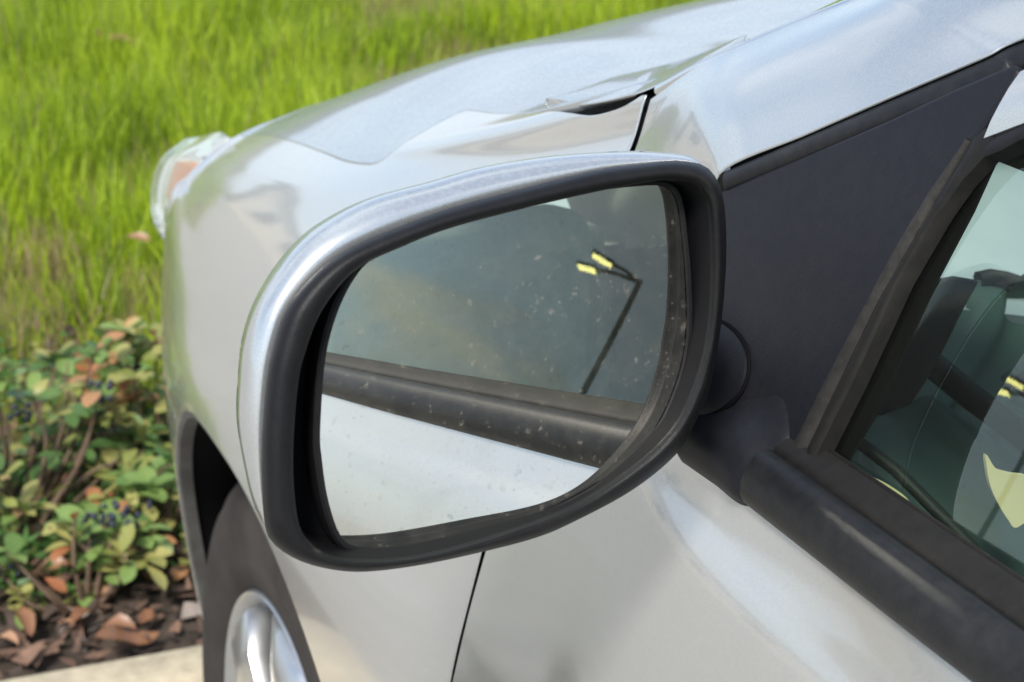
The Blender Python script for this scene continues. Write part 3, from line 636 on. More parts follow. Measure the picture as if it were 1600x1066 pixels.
def wheel(yc, parent, x0=-.012, first=True):
    out = []
    w = loft('wheel', lathe([(x0+.055, .205), (x0+.018, .208), (x0+.007, .2075), (x0+.004, .2055), (x0+.0055, .203), (x0+.016, .200), (x0+.03, .188), (x0+.12, .182), (x0+.19, .2)], yc, WHZ), ALLOY, parent, sharp=60); out.append(w)
    ty = loft('tyre', lathe([(x0+.016, .200), (x0+.004, .212), (x0+.000, .225), (x0-.002, .235), (x0-.0005, .238), (x0-.003, .250), (x0-.002, .268), (x0+.003, .284), (x0+.006, .286), (x0+.012, .297), (x0+.022, .306), (x0+.04, .3095), (x0+.075, .3115), (x0+.077, .304), (x0+.084, .304), (x0+.086, .312), (x0+.12, .312), (x0+.122, .304), (x0+.129, .304), (x0+.131, .3115), (x0+.165, .3095), (x0+.19, .30), (x0+.205, .27), (x0+.20, .21)], yc, WHZ), TYRE, w, sharp=45); out.append(ty)
    for s in range(6):
        a = 2*math.pi*s/6+R(96); V = []
        for (r, wd, x, xe) in ((.045, .026, .014, .030), (.10, .028, .011, .030), (.15, .036, .010, .030), (.189, .050, .014, .034)):
            for t, xx in ((-1, xe), (-.90, x+.002), (-.30, x), (.30, x), (.90, x+.002), (1, xe)):
                rr = r; y = rr*math.cos(a)-t*wd*math.sin(a); z = rr*math.sin(a)+t*wd*math.cos(a)
                V.append((x0+xx, yc+y, WHZ+z))
        F = [(i*6+k, i*6+k+1, (i+1)*6+k+1, (i+1)*6+k) for i in range(3) for k in range(5)]
        sp = mesh_obj('spoke', V, F, ALLOY, w, True, 40); so = sp.modifiers.new('solid', 'SOLIDIFY'); so.thickness = .022; so.offset = 0; out.append(sp)
    hub = loft('hub_cap', lathe([(x0+.03, .055), (x0+.012, .052), (x0+.008, .046), (x0+.006, .03), (x0+.006, .001)], yc, WHZ, 40), ALLOY, w, sharp=50); out.append(hub)
    br = loft('brake_disc', lathe([(x0+.085, .15), (x0+.078, .148), (x0+.078, .07), (x0+.05, .06)], yc, WHZ, 60), simple('brake_steel', (.12, .11, .10), .5, .7), w, sharp=40); out.append(br)
    return out
_side += wheel(WHY, car); _side += wheel(-1.42, car, .0)

# ---- mirror the left side to the right (plain copies, not seen from here but part of the car)
def mirror_side():
    mp = {}
    for o in _side:
        me = o.data.copy(); n = len(me.vertices); co = np.empty(n*3); me.vertices.foreach_get('co', co); co = co.reshape(-1, 3)
        co[:, 0] = 2*CX-co[:, 0]; 
        me2 = bpy.data.meshes.new(me.name); fs = [tuple(reversed(p.vertices)) for p in me.polygons]
        me2.from_pydata([tuple(c) for c in co], [], fs); me2.update()
        for mt in me.materials: me2.materials.append(mt)
        bpy.data.meshes.remove(me)
        o2 = bpy.data.objects.new(o.name.split('.')[0], me2); COL.objects.link(o2)
        me2.polygons.foreach_set('use_smooth', [o.name.split('.')[0] not in ('side_window', 'rear_window')]*len(me2.polygons)); me2.set_sharp_from_angle(angle=R(50))
        set_parent(o2, mp.get(o.parent.name, car)); mp[o.name] = o2
        for md in o.modifiers:
            if md.type == 'SOLIDIFY':
                q = o2.modifiers.new('solid', 'SOLIDIFY'); q.thickness = md.thickness; q.offset = 0
mirror_side()

# ---- interior
DY = .80
def ipt(px, py, y=DY): return at(px, py, 'y', y)
dash = Surf([
    [ipt(1400, 640, .72), ipt(1423, 634, .735), ipt(1470, 557, .76), ipt(1500, 500, .78), ipt(1530, 438, .80)],
    [ipt(1420, 668, .72), ipt(1470, 640, .735), ipt(1520, 570, .76), ipt(1560, 500, .78), ipt(1565, 448, .80)],
    [ipt(1470, 700, .72), ipt(1530, 670, .735), ipt(1580, 600, .76), ipt(1605, 530, .78), ipt(1612, 470, .80)],
    [Vector((.42, .72, .76)), Vector((.42, .735, .80)), Vector((.42, .76, .84)), Vector((.42, .78, .87)), Vector((.42, .80, .885))],
    [Vector((1.6, .70, .74)), Vector((1.6, .72, .80)), Vector((1.6, .75, .86)), Vector((1.6, .78, .87)), Vector((1.6, .80, .885))]], 1)
dashboard = patch('dashboard', dash, DASH, car, nu=40, nv=24, flange=.03)
rim = loft('dash_edge', tube([ipt(1528, 436, .80), ipt(1545, 432, .80), ipt(1570, 436, .80), ipt(1600, 446, .80), ipt(1640, 460, .80)], .0045, 8), SEAL, dashboard)
foot = slab('pillar_foot', [ipt(a, b, .70) for a, b in [(1395, 425), (1455, 441), (1495, 434), (1531, 440), (1503, 490), (1470, 557), (1446, 600), (1423, 634), (1395, 643), (1330, 655), (1270, 730)]][::-1], .004, DASH_DARK, car, None, .001)
view_pale = slab('view_stand_in', [ipt(1430, 475, .785), ipt(1700, 505, .785), ipt(1760, 225, .95), ipt(1530, 195, .95)], .01, VIEW_PALE, car)  # added panel, takes the place of the bright view past the dash
tag(view_pale, 'pale added panel standing in for the bright view through the windshield')
lower = slab('dash_lower', [ipt(1340, 655, .66), ipt(1400, 640, .70), ipt(1455, 610, .72), ipt(1620, 730, .74), ipt(1760, 860, .76), ipt(1760, 1200, .60), ipt(1290, 780, .60)][::-1], .02, DASH, car, None, .004)
band = loft('dash_crease', tube([ipt(1445, 560, .71), ipt(1475, 585, .71), ipt(1520, 622, .71), ipt(1570, 660, .71), ipt(1620, 700, .71), ipt(1680, 750, .71)], [.007]*6, 10), DASH_DARK, dashboard)
vent = slab('air_vent', [ipt(1578, 600, .71), ipt(1592, 588, .71), ipt(1640, 590, .71), ipt(1640, 640, .71), ipt(1600, 622, .71)][::-1], .01, BLACK, dashboard, None, .002)
ventr = loft('vent_ring', tube([Vector(p) for p in cr([ipt(1572, 602, .708), ipt(1590, 580, .708), ipt(1650, 578, .708), ipt(1650, 650, .708), ipt(1600, 632, .708)], 5, True)], .0025, 6), DASH, dashboard)
# door inner side with its seam
dti = slab('door_card', [Vector((.075, .70, .885)), Vector((.075, -.33, .915)), Vector((.14, -.33, .30)), Vector((.14, .70, .30))][::-1], .02, DASH, car, None, .006)
seam = loft('door_card_seam', tube([ipt(1322, 676, .64), ipt(1400, 735, .62), ipt(1500, 835, .585), ipt(1600, 945, .55)], .003, 8), DASH_DARK, dti)
def cream(name, px, y, label):  # flat cream pieces added in place of window reflections
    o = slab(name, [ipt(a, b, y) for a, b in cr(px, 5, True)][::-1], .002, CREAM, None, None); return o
c1 = cream('reflection_slip', [(1311, 741), (1345, 742), (1385, 756), (1420, 782), (1412, 800), (1370, 784), (1318, 758)], .585, '')
tag(c1, 'small cream piece standing in for a reflection low in the side window, nearest the mirror', 'painted reflection')
c2 = cream('reflection_piece', [(1541, 711), (1556, 732), (1580, 740), (1612, 748), (1625, 790), (1590, 824), (1575, 812), (1556, 780), (1545, 750)], .62, '')
tag(c2, 'larger pointed cream piece standing in for a reflection in the side window at the right edge', 'painted reflection')
# steering wheel, seats
stw = loft('steering_wheel', tube([Vector((.43+.185*math.cos(t), .50+.05*math.sin(t), .90+.17*math.sin(t))) for t in np.linspace(0, 2*math.pi, 33)], .014, 10), DASH_DARK, car)
loft('steering_hub', tube([(.43, .50, .90), (.43, .56, .87), (.43, .70, .82)], [.06, .05, .03], 12), DASH_DARK, stw)
def seat(x0):
    s = box('seat', (x0, -.42, .36), (x0+.50, .12, .52), SEAT, car, .05, seg=4)
    box('backrest', (x0+.02, -.55, .48), (x0+.48, -.40, 1.08), SEAT, s, .05, Matrix.Rotation(R(-14), 3, 'X'), seg=4)
    box('headrest', (x0+.12, -.70, 1.10), (x0+.38, -.60, 1.28), SEAT, s, .035, Matrix.Rotation(R(-10), 3, 'X'), seg=4)
seat(.18); seat(1.02)
rs = box('rear_seat', (.15, -1.45, .36), (1.59, -.95, .52), SEAT, car, .05); box('backrest', (.15, -1.65, .5), (1.59, -1.5, 1.05), SEAT, rs, .05)

# ---- door mirror
MN = Vector((.0934, -.98644, .13499)).normalized(); MM = Vector((-.09629, .56578, .98316)); RAD = 1.5017
MC = on_plane(785, 560, MM, MN)
SC = MM-MN*RAD
def on_sphere(px, py):
    v = ray(px, py); o = CAM_POS-SC; b = o.dot(v); c = o.dot(o)-RAD*RAD; t = -b-math.sqrt(b*b-c); return CAM_POS+v*t
C0 = (790, 570); NTH = 180
def polar(pts):
    P = cr([(x, y) for x, y in pts], 10, True); th = np.unwrap(np.arctan2(P[:, 1]-C0[1], P[:, 0]-C0[0])); r = np.hypot(P[:, 0]-C0[0], P[:, 1]-C0[1])
    th = np.mod(th, 2*math.pi); o = np.argsort(th); th, r = th[o], r[o]
    T_ = np.linspace(0, 2*math.pi, NTH, endpoint=False)
    return np.interp(T_, np.concatenate([th-2*math.pi, th, th+2*math.pi]), np.tile(r, 3)), T_
OUT = [(415, 823), (410, 755), (410, 690), (417, 600), (426, 551), (448, 484), (493, 428), (549, 388), (628, 354), (706, 326), (808, 298), (931, 267), (1000, 257), (1050, 252), (1080, 254), (1104, 262), (1122, 286), (1131, 320), (1134, 370), (1133, 426), (1126, 506), (1110, 600), (1085, 661), (1054, 711), (986, 766), (893, 816), (832, 841), (739, 865), (646, 884), (563, 893), (502, 886), (459, 871), (428, 849)]
INN = [(459, 753), (459, 687), (466, 600), (477, 551), (504, 484), (556, 422), (628, 386), (706, 356), (819, 326), (931, 300), (1010, 285), (1055, 281), (1090, 288), (1107, 308), (1113, 340), (1116, 426), (1110, 519), (1090, 600), (1054, 673), (990, 733), (893, 795), (770, 840), (677, 866), (611, 876), (546, 876), (511, 868), (485, 850), (467, 818)]
GLS = [(498, 673), (506, 562), (525, 488), (553, 432), (584, 401), (646, 366), (770, 327), (893, 302), (1005, 289), (1042, 292), (1058, 315), (1066, 370), (1072, 440), (1073, 519), (1061, 587), (1030, 661), (986, 717), (893, 779), (770, 828), (646, 853), (584, 858), (551, 855), (528, 834), (510, 779), (501, 720)]
CAP = [(374, 600), (380, 540), (397, 484), (428, 428), (470, 377), (515, 343), (583, 309), (673, 284), (763, 259), (875, 242), (982, 236), (1044, 239), (1078, 244), (1097, 258), (1112, 300), (1118, 400), (1110, 520), (1080, 620), (1030, 700), (960, 755), (870, 805), (740, 845), (620, 862), (520, 862), (450, 845), (415, 822), (395, 784), (382, 731), (372, 665)]
rO, TH = polar(OUT); rI, _ = polar(INN); rG, _ = polar(GLS); rC, _ = polar(CAP)
KH = np.array([1-.55*math.exp(-((t-R(58))/R(34))**2) for t in TH])
def outl(r, h, k=0.0):
    """outline r(theta) in the plane h in front of the glass (k: pixels grown)"""
    return [on_plane(C0[0]+(a+k)*math.cos(t), C0[1]+(a+k)*math.sin(t), MM+MN*(h*(q if h > .003 else 1)), MN) for a, t, q in zip(r, TH, KH)]
mirror = bpy.data.objects.new('door_mirror', None); COL.objects.link(mirror); set_parent(mirror, car)
# glass (slightly convex)
Vg = []; Fg = []; KR = 14
for i in range(1, KR+1):
    for a, t in zip(rG, TH): Vg.append(on_sphere(C0[0]+a*i/KR*math.cos(t), C0[1]+a*i/KR*math.sin(t)))
Vg.append(on_sphere(*C0)); cidx = len(Vg)-1
for k in range(NTH): Fg.append((cidx, k, (k+1) % NTH))
for i in range(KR-1):
    for k in range(NTH): Fg.append((i*NTH+k, (i+1)*NTH+k, (i+1)*NTH+(k+1) % NTH, i*NTH+(k+1) % NTH))
me = bpy.data.meshes.new('mirror_glass'); me.from_pydata([tuple(v) for v in Vg], [], Fg); me.update()
if me.polygons[0].normal.dot(MN) < 0:
    me.flip_normals()
glass_o = link('mirror_glass', me, MIRROR, mirror)
me.normals_split_custom_set_from_vertices([(Vector(v)-SC).normalized() for v in Vg])
gs = [on_sphere(C0[0]+a*math.cos(t), C0[1]+a*math.sin(t)) for a, t in zip(rG, TH)]
gc = sum(gs, Vector())/NTH
def grow(P, d, h): return [p+(p-gc).normalized()*d+MN*h for p in P]
loft('glass_surround', [grow(gs, -.0004, .0004), grow(gs, .0002, .0012), grow(gs, .0014, .0014), grow(gs, .0024, .0006), grow(gs, .0028, -.004), grow(gs, .002, -.010)], TRIM, mirror, sharp=40)
# bezel: rolled face between the painted cap and the recess
def mixr(a, b, t): return a*(1-t)+b*t
dep = .020
RI2 = np.maximum(mixr(rI, rG, .25), rG+4)
bez = [outl(rO, -.004, -1), outl(rO, .002, 1), outl(mixr(rO, rI, .05), .0065), outl(mixr(rO, rI, .18), .0105), outl(mixr(rO, rI, .40), .0130), outl(mixr(rO, rI, .62), .0137), outl(mixr(rO, rI, .82), .0132), outl(mixr(rO, rI, .95), .0118), outl(rI, .0095)]
wall = [[p for p in outl(rI, .0145)]]
base = outl(rI, .0095)
back = [p-MN*.021+(gc-p).normalized()*.003 for p in base]
bez += [[(a.lerp(b, .10)) for a, b in zip(base, back)]]
bezel = loft('mirror_bezel', bez, TRIM, mirror)
loft('recess_wall', [[(a.lerp(b, t)) for a, b in zip(base, back)] for t in (.10, .5, 1)], RECESS, mirror)
bk = [p-MN*.018 for p in base]
mesh_obj('mirror_recess', [p-MN*.004 for p in bk], [tuple(range(NTH))], BLACK, mirror, False)
# painted cap
cap_r = []
cap_r.append(outl(rO, -.0035, -1.5)); cap_r.append(outl(rO, -.0025, .8))
cap_r.append(outl(mixr(rO, rC, .45), -.0045, .5)); cap_r.append(outl(mixr(rO, rC, .85), -.011, .4))
b0 = outl(rC, -.022); cc0 = sum(b0, Vector())/NTH; cap_r.append(b0)
ux = MN.cross(Vector((0, 0, 1))).normalized(); uz = ux.cross(MN)
for h, s in ((.032, .975), (.044, .925), (.057, .85), (.070, .74), (.081, .59), (.089, .40), (.093, .20), (.094, .02)):
    cap_r.append([cc0+(p-cc0)*s-MN*(h-.022)+Vector((.012, 0, 0))*(1-s) for p in b0])
SHOULD = cap_r
cap = loft('mirror_cap', cap_r, PAINT_TOP, mirror)
# arm: hinge housing with a seam ring and a fairing down to the corner panel
def ell(c, a, b, n=40): return [c+a*math.cos(2*math.pi*k/n)+b*math.sin(2*math.pi*k/n) for k in range(n)]
hc = on_win(1100, 572, .0)
armr = []
e1v = (on_win(1183, 572)-on_win(1100, 572)); e2v = (on_win(1100, 500)-on_win(1100, 572))
e2n = (on_win(1100, 655)-on_win(1100, 572))
def ringD(k, off, n=48):
    out = []
    for i in range(n):
        t = 2*math.pi*i/n; c, s = math.cos(t), math.sin(t); out.append(hc+e1v*(c*k)+(e2v if s > 0 else -e2n*1.0 if False else (e2v if s > 0 else e2n))*(abs(s)*k)+NW*off)
    return out
arm = loft('mirror_arm', [ringD(1.0, .002), ringD(1.0, .0048), ringD(.99, .0060), ringD(.9, .0068), ringD(.5, .0085), ringD(.05, .0095)], TRIM_SAIL, mirror, sharp=50)
loft('arm_seam', tube([p+NW*.0045 for p in ringD(1.015, 0)]+[ringD(1.015, 0)[0]+NW*.0045], .0009, 6), BLACK, arm)
# fairing skirt: soft swell from below the hinge to the door
fa = [[(1030, 672), (1075, 652), (1120, 640), (1165, 612), (1200, 560)], [(1042, 690), (1090, 676), (1140, 668), (1195, 650), (1232, 600)], [(1056, 706), (1104, 706), (1152, 706), (1200, 700), (1240, 672)], [(1062, 716), (1112, 744), (1150, 765), (1195, 742), (1228, 730)], [(1066, 722), (1115, 756), (1164, 790), (1196, 758), (1236, 742)]]
ho = [[.006, .004, .001, .0, -.001], [.011, .012, .009, .003, .0], [.012, .015, .013, .006, .0], [.009, .012, .013, .008, .0005], [.003, .004, .005, .003, .002]]
FS = Surf([[on_win(*p, h+.003) for p, h in zip(a, b)] for a, b in zip(fa, ho)], 1)
if FS.nrm([2], [2])[0][0] > 0: FS.flip = -1
patch('arm_fairing', FS, TRIM_SAIL, arm, nu=40, nv=40, flange=.018)
stem = loft('arm_stem', [[cc0+Vector((.05, .05, -.03))+Vector(q) for q in [(0, .022*math.cos(t), .030*math.sin(t)) for t in np.linspace(0, 2*math.pi, 24, endpoint=False)]], [hc+Vector((0, .012, 0))+Vector(q) for q in [(.0, .018*math.cos(t), .018*math.sin(t)) for t in np.linspace(0, 2*math.pi, 24, endpoint=False)]]], TRIM, arm)

# ------------------------------------------------------------------ plants
def leaf_mat(name, c0, c1, trans=.35):
    m, nt, b = new_mat(name); L = nt.links; n = nodes_noise(nt, 60, 4, .6)
    oi = nt.nodes.new('ShaderNodeObjectInfo'); ad = nt.nodes.new('ShaderNodeMath'); ad.operation = 'MULTIPLY_ADD'; L.new(oi.outputs['Random'], ad.inputs[0]); ad.inputs[1].default_value = .8; 
    sb = nt.nodes.new('ShaderNodeMath'); sb.operation = 'MULTIPLY_ADD'; L.new(n.outputs['Fac'], sb.inputs[0]); sb.inputs[1].default_value = .5; sb.inputs[2].default_value = -.15; L.new(sb.outputs[0], ad.inputs[2])
    r = ramp(nt, ad.outputs[0], [(.05, c0), (.95, c1)]); L.new(r.outputs[0], b.inputs['Base Color']); b.inputs['Roughness'].default_value = .42
    tr = nt.nodes.new('ShaderNodeBsdfTranslucent'); L.new(r.outputs[0], tr.inputs[0]); mx = nt.nodes.new('ShaderNodeMixShader'); mx.inputs[0].default_value = trans
    L.new(b.outputs[0], mx.inputs[1]); L.new(tr.outputs[0], mx.inputs[2]); L.new(mx.outputs[0], nt.nodes['Material Output'].inputs[0]); return m
LG = leaf_mat('green_leaf', (.075, .155, .04), (.25, .36, .10)); LY = leaf_mat('yellow_green_leaf', (.22, .26, .06), (.46, .42, .15)); LO = leaf_mat('orange_red_leaf', (.36, .12, .05), (.58, .36, .17)); LF_ = leaf_mat('fine_green_leaf', (.05, .13, .035), (.13, .26, .06))
BERRY = simple('dark_blue_berry', (.012, .016, .035), .4); TWIG = simple('brown_twig', (.13, .085, .055), .8, noise=80, nstr=.3)
DRY = leaf_mat('dry_leaf', (.20, .09, .045), (.42, .24, .14), .15)
def leaf_mesh(name, L_, W, mat, fold=.25, curl=.2):
    V, F = [], []; prof = [(0, .06), (.2, .45), (.45, .88), (.68, 1.0), (.86, .72), (1, .06)]
    for t, w in prof:
        z = -curl*L_*t*t
        V += [(-W/2*w, L_*t, z+fold*W/2*w), (0, L_*t, z), (W/2*w, L_*t, z+fold*W/2*w)]
    for i in range(5): F += [(i*3, i*3+1, i*3+4, i*3+3), (i*3+1, i*3+2, i*3+5, i*3+4)]
    me = bpy.data.meshes.new(name); me.from_pydata(V, [], F); me.update(); me.materials.append(mat); me.polygons.foreach_set('use_smooth', [True]*len(F)); return me
LM = {}
for key, mt in (('g', LG), ('y', LY), ('o', LO)): LM[key] = [leaf_mesh('leaf', l, w, mt, f, c) for l, w, f, c in ((.042, .022, .3, .15), (.050, .027, .25, .3), (.034, .019, .35, .05), (.045, .028, .15, .22))]
bV, bF = blob((0, 0, 0), (.0042, .0042, .0045), 8, 5); BM = bpy.data.meshes.new('berry'); BM.from_pydata(bV, [], bF); BM.materials.append(BERRY); BM.polygons.foreach_set('use_smooth', [True]*len(bF))
def orient(dirv, up):
    y = dirv.normalized(); x = y.cross(up)
    if x.length < 1e-3: x = Vector((1, 0, 0))
    x.normalize(); z = x.cross(y); return Matrix((x, y, z)).transposed().to_4x4()
def shrub(loc, rad, hgt, nst, nleaf, label, pal, rs, group='shrubs in the planting bed'):
    rn = random.Random(rs); root = empty('shrub', loc, label, 'shrub', group)
    rV, rF = [], []; spots = []
    def add(rings):
        b = len(rV); n = len(rings[0])
        for r_ in rings: rV.extend([tuple(p) for p in r_])
        for i in range(len(rings)-1):
            for k in range(n): rF.append((b+i*n+k, b+i*n+(k+1) % n, b+(i+1)*n+(k+1) % n, b+(i+1)*n+k))
    tips = []
    for s in range(nst):
        a = rn.uniform(0, 2*math.pi); q = math.sqrt(rn.random()); tip = Vector((math.cos(a)*rad*q, math.sin(a)*rad*q*.75, hgt*(rn.uniform(.55, 1.0)*(1-.45*q*q))))
        base = Vector((tip.x*.15, tip.y*.15, 0)); mid = base.lerp(tip, .5)+Vector((rn.uniform(-.03, .03), rn.uniform(-.03, .03), rn.uniform(-.01, .04)))
        pts = [Vector(p) for p in cr([base, mid, tip], 4)]; add(tube(pts, np.linspace(.0045, .0012, len(pts)), 5)); tips.append((pts, tip))
    tot = 0; stuff = []
    while tot < nleaf:
        pts, tip = rn.choice(tips) if tot > nst*5 else tips[(tot//5) % nst]
        whorl = rn.random() < .75
        d0 = (pts[-1]-pts[-2]).normalized()
        n = rn.randint(4, 7); ph = rn.uniform(0, 6.28)
        base = tip if whorl else pts[rn.randint(len(pts)//2, len(pts)-1)]
        p_or = pal[2]*.6*(1.5 if base.z > hgt*.5 else .5)
        u = rn.random(); kind = 'o' if u < p_or*.5 else ('y' if u < pal[1] else 'g')
        for k in range(n):
            a = ph+2*math.pi*k/n+rn.uniform(-.3, .3); sd = Vector((math.cos(a), math.sin(a), 0)); dirv = (sd*rn.uniform(.6, 1.1)+d0*rn.uniform(.1, .9)+Vector((0, 0, rn.uniform(-.15, .35)))).normalized()
            kk = 'o' if rn.random() < p_or*.35 else kind
            o = bpy.data.objects.new('leaf', rn.choice(LM[kk])); COL.objects.link(o); o.parent = root
            sc = rn.uniform(.40, .95)
            o.matrix_local = Matrix.Translation(base-d0*rn.uniform(0, .02)) @ orient(dirv, Vector((rn.uniform(-.3, .3), rn.uniform(-.3, .3), 1))) @ Matrix.Diagonal((sc, sc, sc, 1)); tot += 1
            if tot >= nleaf: break
    for mi_, key in enumerate(('g', 'y', 'o')):
        V, F = [], []; src = LM[key][1]; sv = [v.co.copy() for v in src.vertices]; sf = [tuple(p.vertices) for p in src.polygons]
        for q in range(int(nleaf*(.25, .18, .03)[mi_])):
            pts, tip = rn.choice(tips); base = pts[rn.randint(3, len(pts)-1)]+Vector((rn.gauss(0, .012), rn.gauss(0, .012), rn.gauss(0, .012)))
            a = rn.uniform(0, 6.28); sc = rn.uniform(.5, .9)
            Mx = Matrix.Translation(base) @ orient(Vector((math.cos(a), math.sin(a), rn.uniform(-.3, .6))), Vector((rn.uniform(-.5, .5), rn.uniform(-.5, .5), 1))) @ Matrix.Diagonal((sc, sc, sc, 1))
            b = len(V); V += [Mx @ v for v in sv]; F += [tuple(i+b for i in f) for f in sf]
        lo_ = mesh_obj('leaf_mass', V, F, {'g': LG, 'y': LY, 'o': LO}[key], root); lo_['kind'] = 'stuff'
    for q in range(rn.randint(5, 8) if pal[2] > .1 else 0):
        pts, tip = rn.choice(tips)
        for k in range(rn.randint(5, 9)):
            o = bpy.data.objects.new('berry', BM); COL.objects.link(o); o.parent = root
            o.location = tip+Vector((rn.gauss(0, .010), rn.gauss(0, .010), rn.uniform(0, .028))); s_ = rn.uniform(.8, 1.25); o.scale = (s_,)*3
    mesh_obj('stem', rV, rF, TWIG, root)
    return root
shrub((-.10, 2.33, .10), .20, .34, 34, 290, 'tall berry shrub at the left edge of the photo, orange leaves at its top', (0, .45, .30), 5)
shrub((.10, 2.42, .10), .19, .27, 32, 290, 'berry shrub with orange-tinged leaves just left of the car nose', (0, .40, .28), 3)
shrub((-.04, 2.10, .10), .11, .15, 14, 110, 'low small shrub nearest the kerb in front of the bark', (0, .40, .25), 8)
shrub((.08, 2.22, .10), .10, .19, 14, 120, 'slim green shrub close beside the front wheel arch', (0, .35, .10), 9)

def mass(name, n, fn, mats, kind='stuff', group=None):
    """n small leaf-shaped faces in one mesh: fn(rng) -> arrays base, dir, side, length, width, mat index"""
    base, d, s, bend, L_, W, mi = fn(n); t = np.array([0, .33, .7, 1.0]); w = np.array([1.0, .9, .55, .04])
    V = np.empty((n, 8, 3))
    for k in range(4):
        c = base+d*(L_*t[k])[:, None]+bend*(L_*t[k]**2)[:, None]; V[:, 2*k] = c-s*(W*w[k]/2)[:, None]; V[:, 2*k+1] = c+s*(W*w[k]/2)[:, None]
    f0 = np.array([[0, 1, 3, 2], [2, 3, 5, 4], [4, 5, 7, 6]]); F = (f0[None]+8*np.arange(n)[:, None, None]).reshape(-1, 4)
    me = bpy.data.meshes.new(name); me.vertices.add(n*8); me.vertices.foreach_set('co', V.ravel()); me.loops.add(len(F)*4); me.loops.foreach_set('vertex_index', F.ravel())
    me.polygons.add(len(F)); me.polygons.foreach_set('loop_start', np.arange(len(F))*4)
    for m_ in mats: me.materials.append(m_)
    me.polygons.foreach_set('material_index', np.repeat(mi, 3).astype(np.int32)); me.polygons.foreach_set('use_smooth', np.ones(len(F), bool)); me.update(); me.validate()
    o = link(name, me, None, None, False); return o
def gmat(name, c0, c1):
    m, nt, b = new_mat(name); L = nt.links; n = nodes_noise(nt, 2.2, 5, .65); n2 = nodes_noise(nt, 90, 2, .5)
    a = nt.nodes.new('ShaderNodeMath'); a.operation = 'MULTIPLY_ADD'; L.new(n2.outputs['Fac'], a.inputs[0]); a.inputs[1].default_value = .7
    a0 = nt.nodes.new('ShaderNodeMath'); a0.operation = 'SUBTRACT'; L.new(n.outputs['Fac'], a0.inputs[0]); a0.inputs[1].default_value = .35; L.new(a0.outputs[0], a.inputs[2])
    r = ramp(nt, a.outputs[0], [(.25, c0), (.75, c1)]); L.new(r.outputs[0], b.inputs['Base Color']); b.inputs['Roughness'].default_value = .5
    tr = nt.nodes.new('ShaderNodeBsdfTranslucent'); L.new(r.outputs[0], tr.inputs[0]); mx = nt.nodes.new('ShaderNodeMixShader'); mx.inputs[0].default_value = .5
    L.new(b.outputs[0], mx.inputs[1]); L.new(tr.outputs[0], mx.inputs[2]); L.new(mx.outputs[0], nt.nodes['Material Output'].inputs[0]); return m
GR1 = gmat('spring_grass', (.22, .34, .012), (.56, .68, .04)); GR2 = gmat('olive_grass', (.10, .16, .02), (.28, .36, .05)); GR3 = gmat('dry_grass', (.30, .24, .10), (.45, .36, .18))  # second grass tone is a darker, duller green
def vnoise(x, y, s, seed=0):
    r0 = np.random.default_rng(seed); G_ = r0.random((64, 64)); x = x*s+17; y = y*s+29; xi = np.floor(x).astype(int); yi = np.floor(y).astype(int); fx = x-xi; fy = y-yi; fx = fx*fx*(3-2*fx); fy = fy*fy*(3-2*fy)
    g = lambda a, b: G_[a % 64, b % 64]; return (g(xi, yi)*(1-fx)+g(xi+1, yi)*fx)*(1-fy)+(g(xi, yi+1)*(1-fx)+g(xi+1, yi+1)*fx)*fy
bankv = np.vectorize(bank)
def grass(n):
    y = 2.56+(rng.random(n)**1.0)*6.7; x = -.5+rng.random(n)*(1.0+.52*y)
    dens = vnoise(x, y, 2.4, 1)*.6+vnoise(x, y, 7, 2)*.4
    hh = np.clip((dens-.30)*2.4, .10, 1.0)
    z = bankv(x, y); base = np.stack([x, y, z-.005], 1)
    az = rng.random(n)*2*np.pi; lean = rng.random(n)**1.5*.35; d = np.stack([np.cos(az)*lean, np.sin(az)*lean, np.ones(n)], 1); d /= np.linalg.norm(d, axis=1)[:, None]
    sa = rng.random(n)*2*np.pi; s = np.stack([np.cos(sa), np.sin(sa), np.zeros(n)], 1); bend = np.stack([np.cos(az), np.sin(az), -.3*np.ones(n)], 1)*(rng.random(n)*.28)[:, None]
    L_ = (.045+.17*hh)*(.6+.6*rng.random(n)); W = (.0035+.0035*rng.random(n))*np.where(dens < .34, .6, 1)
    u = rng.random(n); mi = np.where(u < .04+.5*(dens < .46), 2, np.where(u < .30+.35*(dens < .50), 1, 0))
    return base, d, s, bend, L_, W, mi
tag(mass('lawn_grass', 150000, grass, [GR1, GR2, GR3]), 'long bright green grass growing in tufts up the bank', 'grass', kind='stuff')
def groundcover(n):
    cl = rng.random((260, 2)); cx = -.42+cl[:, 0]*2.2; cy = 2.12+cl[:, 1]*.66; k = rng.integers(0, 260, n)
    x = cx[k]+rng.normal(0, .05, n); y = cy[k]+rng.normal(0, .05, n); y = np.maximum(y, 2.1); z = .10+rng.random(n)**1.3*.15*(.5+.5*np.clip((y-2.1)/.8, 0, 1))
    base = np.stack([x, y, z], 1); d = rng.normal(0, 1, (n, 3)); d[:, 2] = np.abs(d[:, 2])*.6; d /= np.linalg.norm(d, axis=1)[:, None]
    s = np.cross(d, rng.normal(0, 1, (n, 3))); s /= np.linalg.norm(s, axis=1)[:, None]
    return base, d, s, d*0, .012+.014*rng.random(n), .006+.006*rng.random(n), np.zeros(n, int)+(rng.random(n) < .2)
tag(mass('ground_cover', 16000, groundcover, [LF_, LY]), 'fine green weeds filling the bed between the shrubs', 'weeds', kind='stuff')
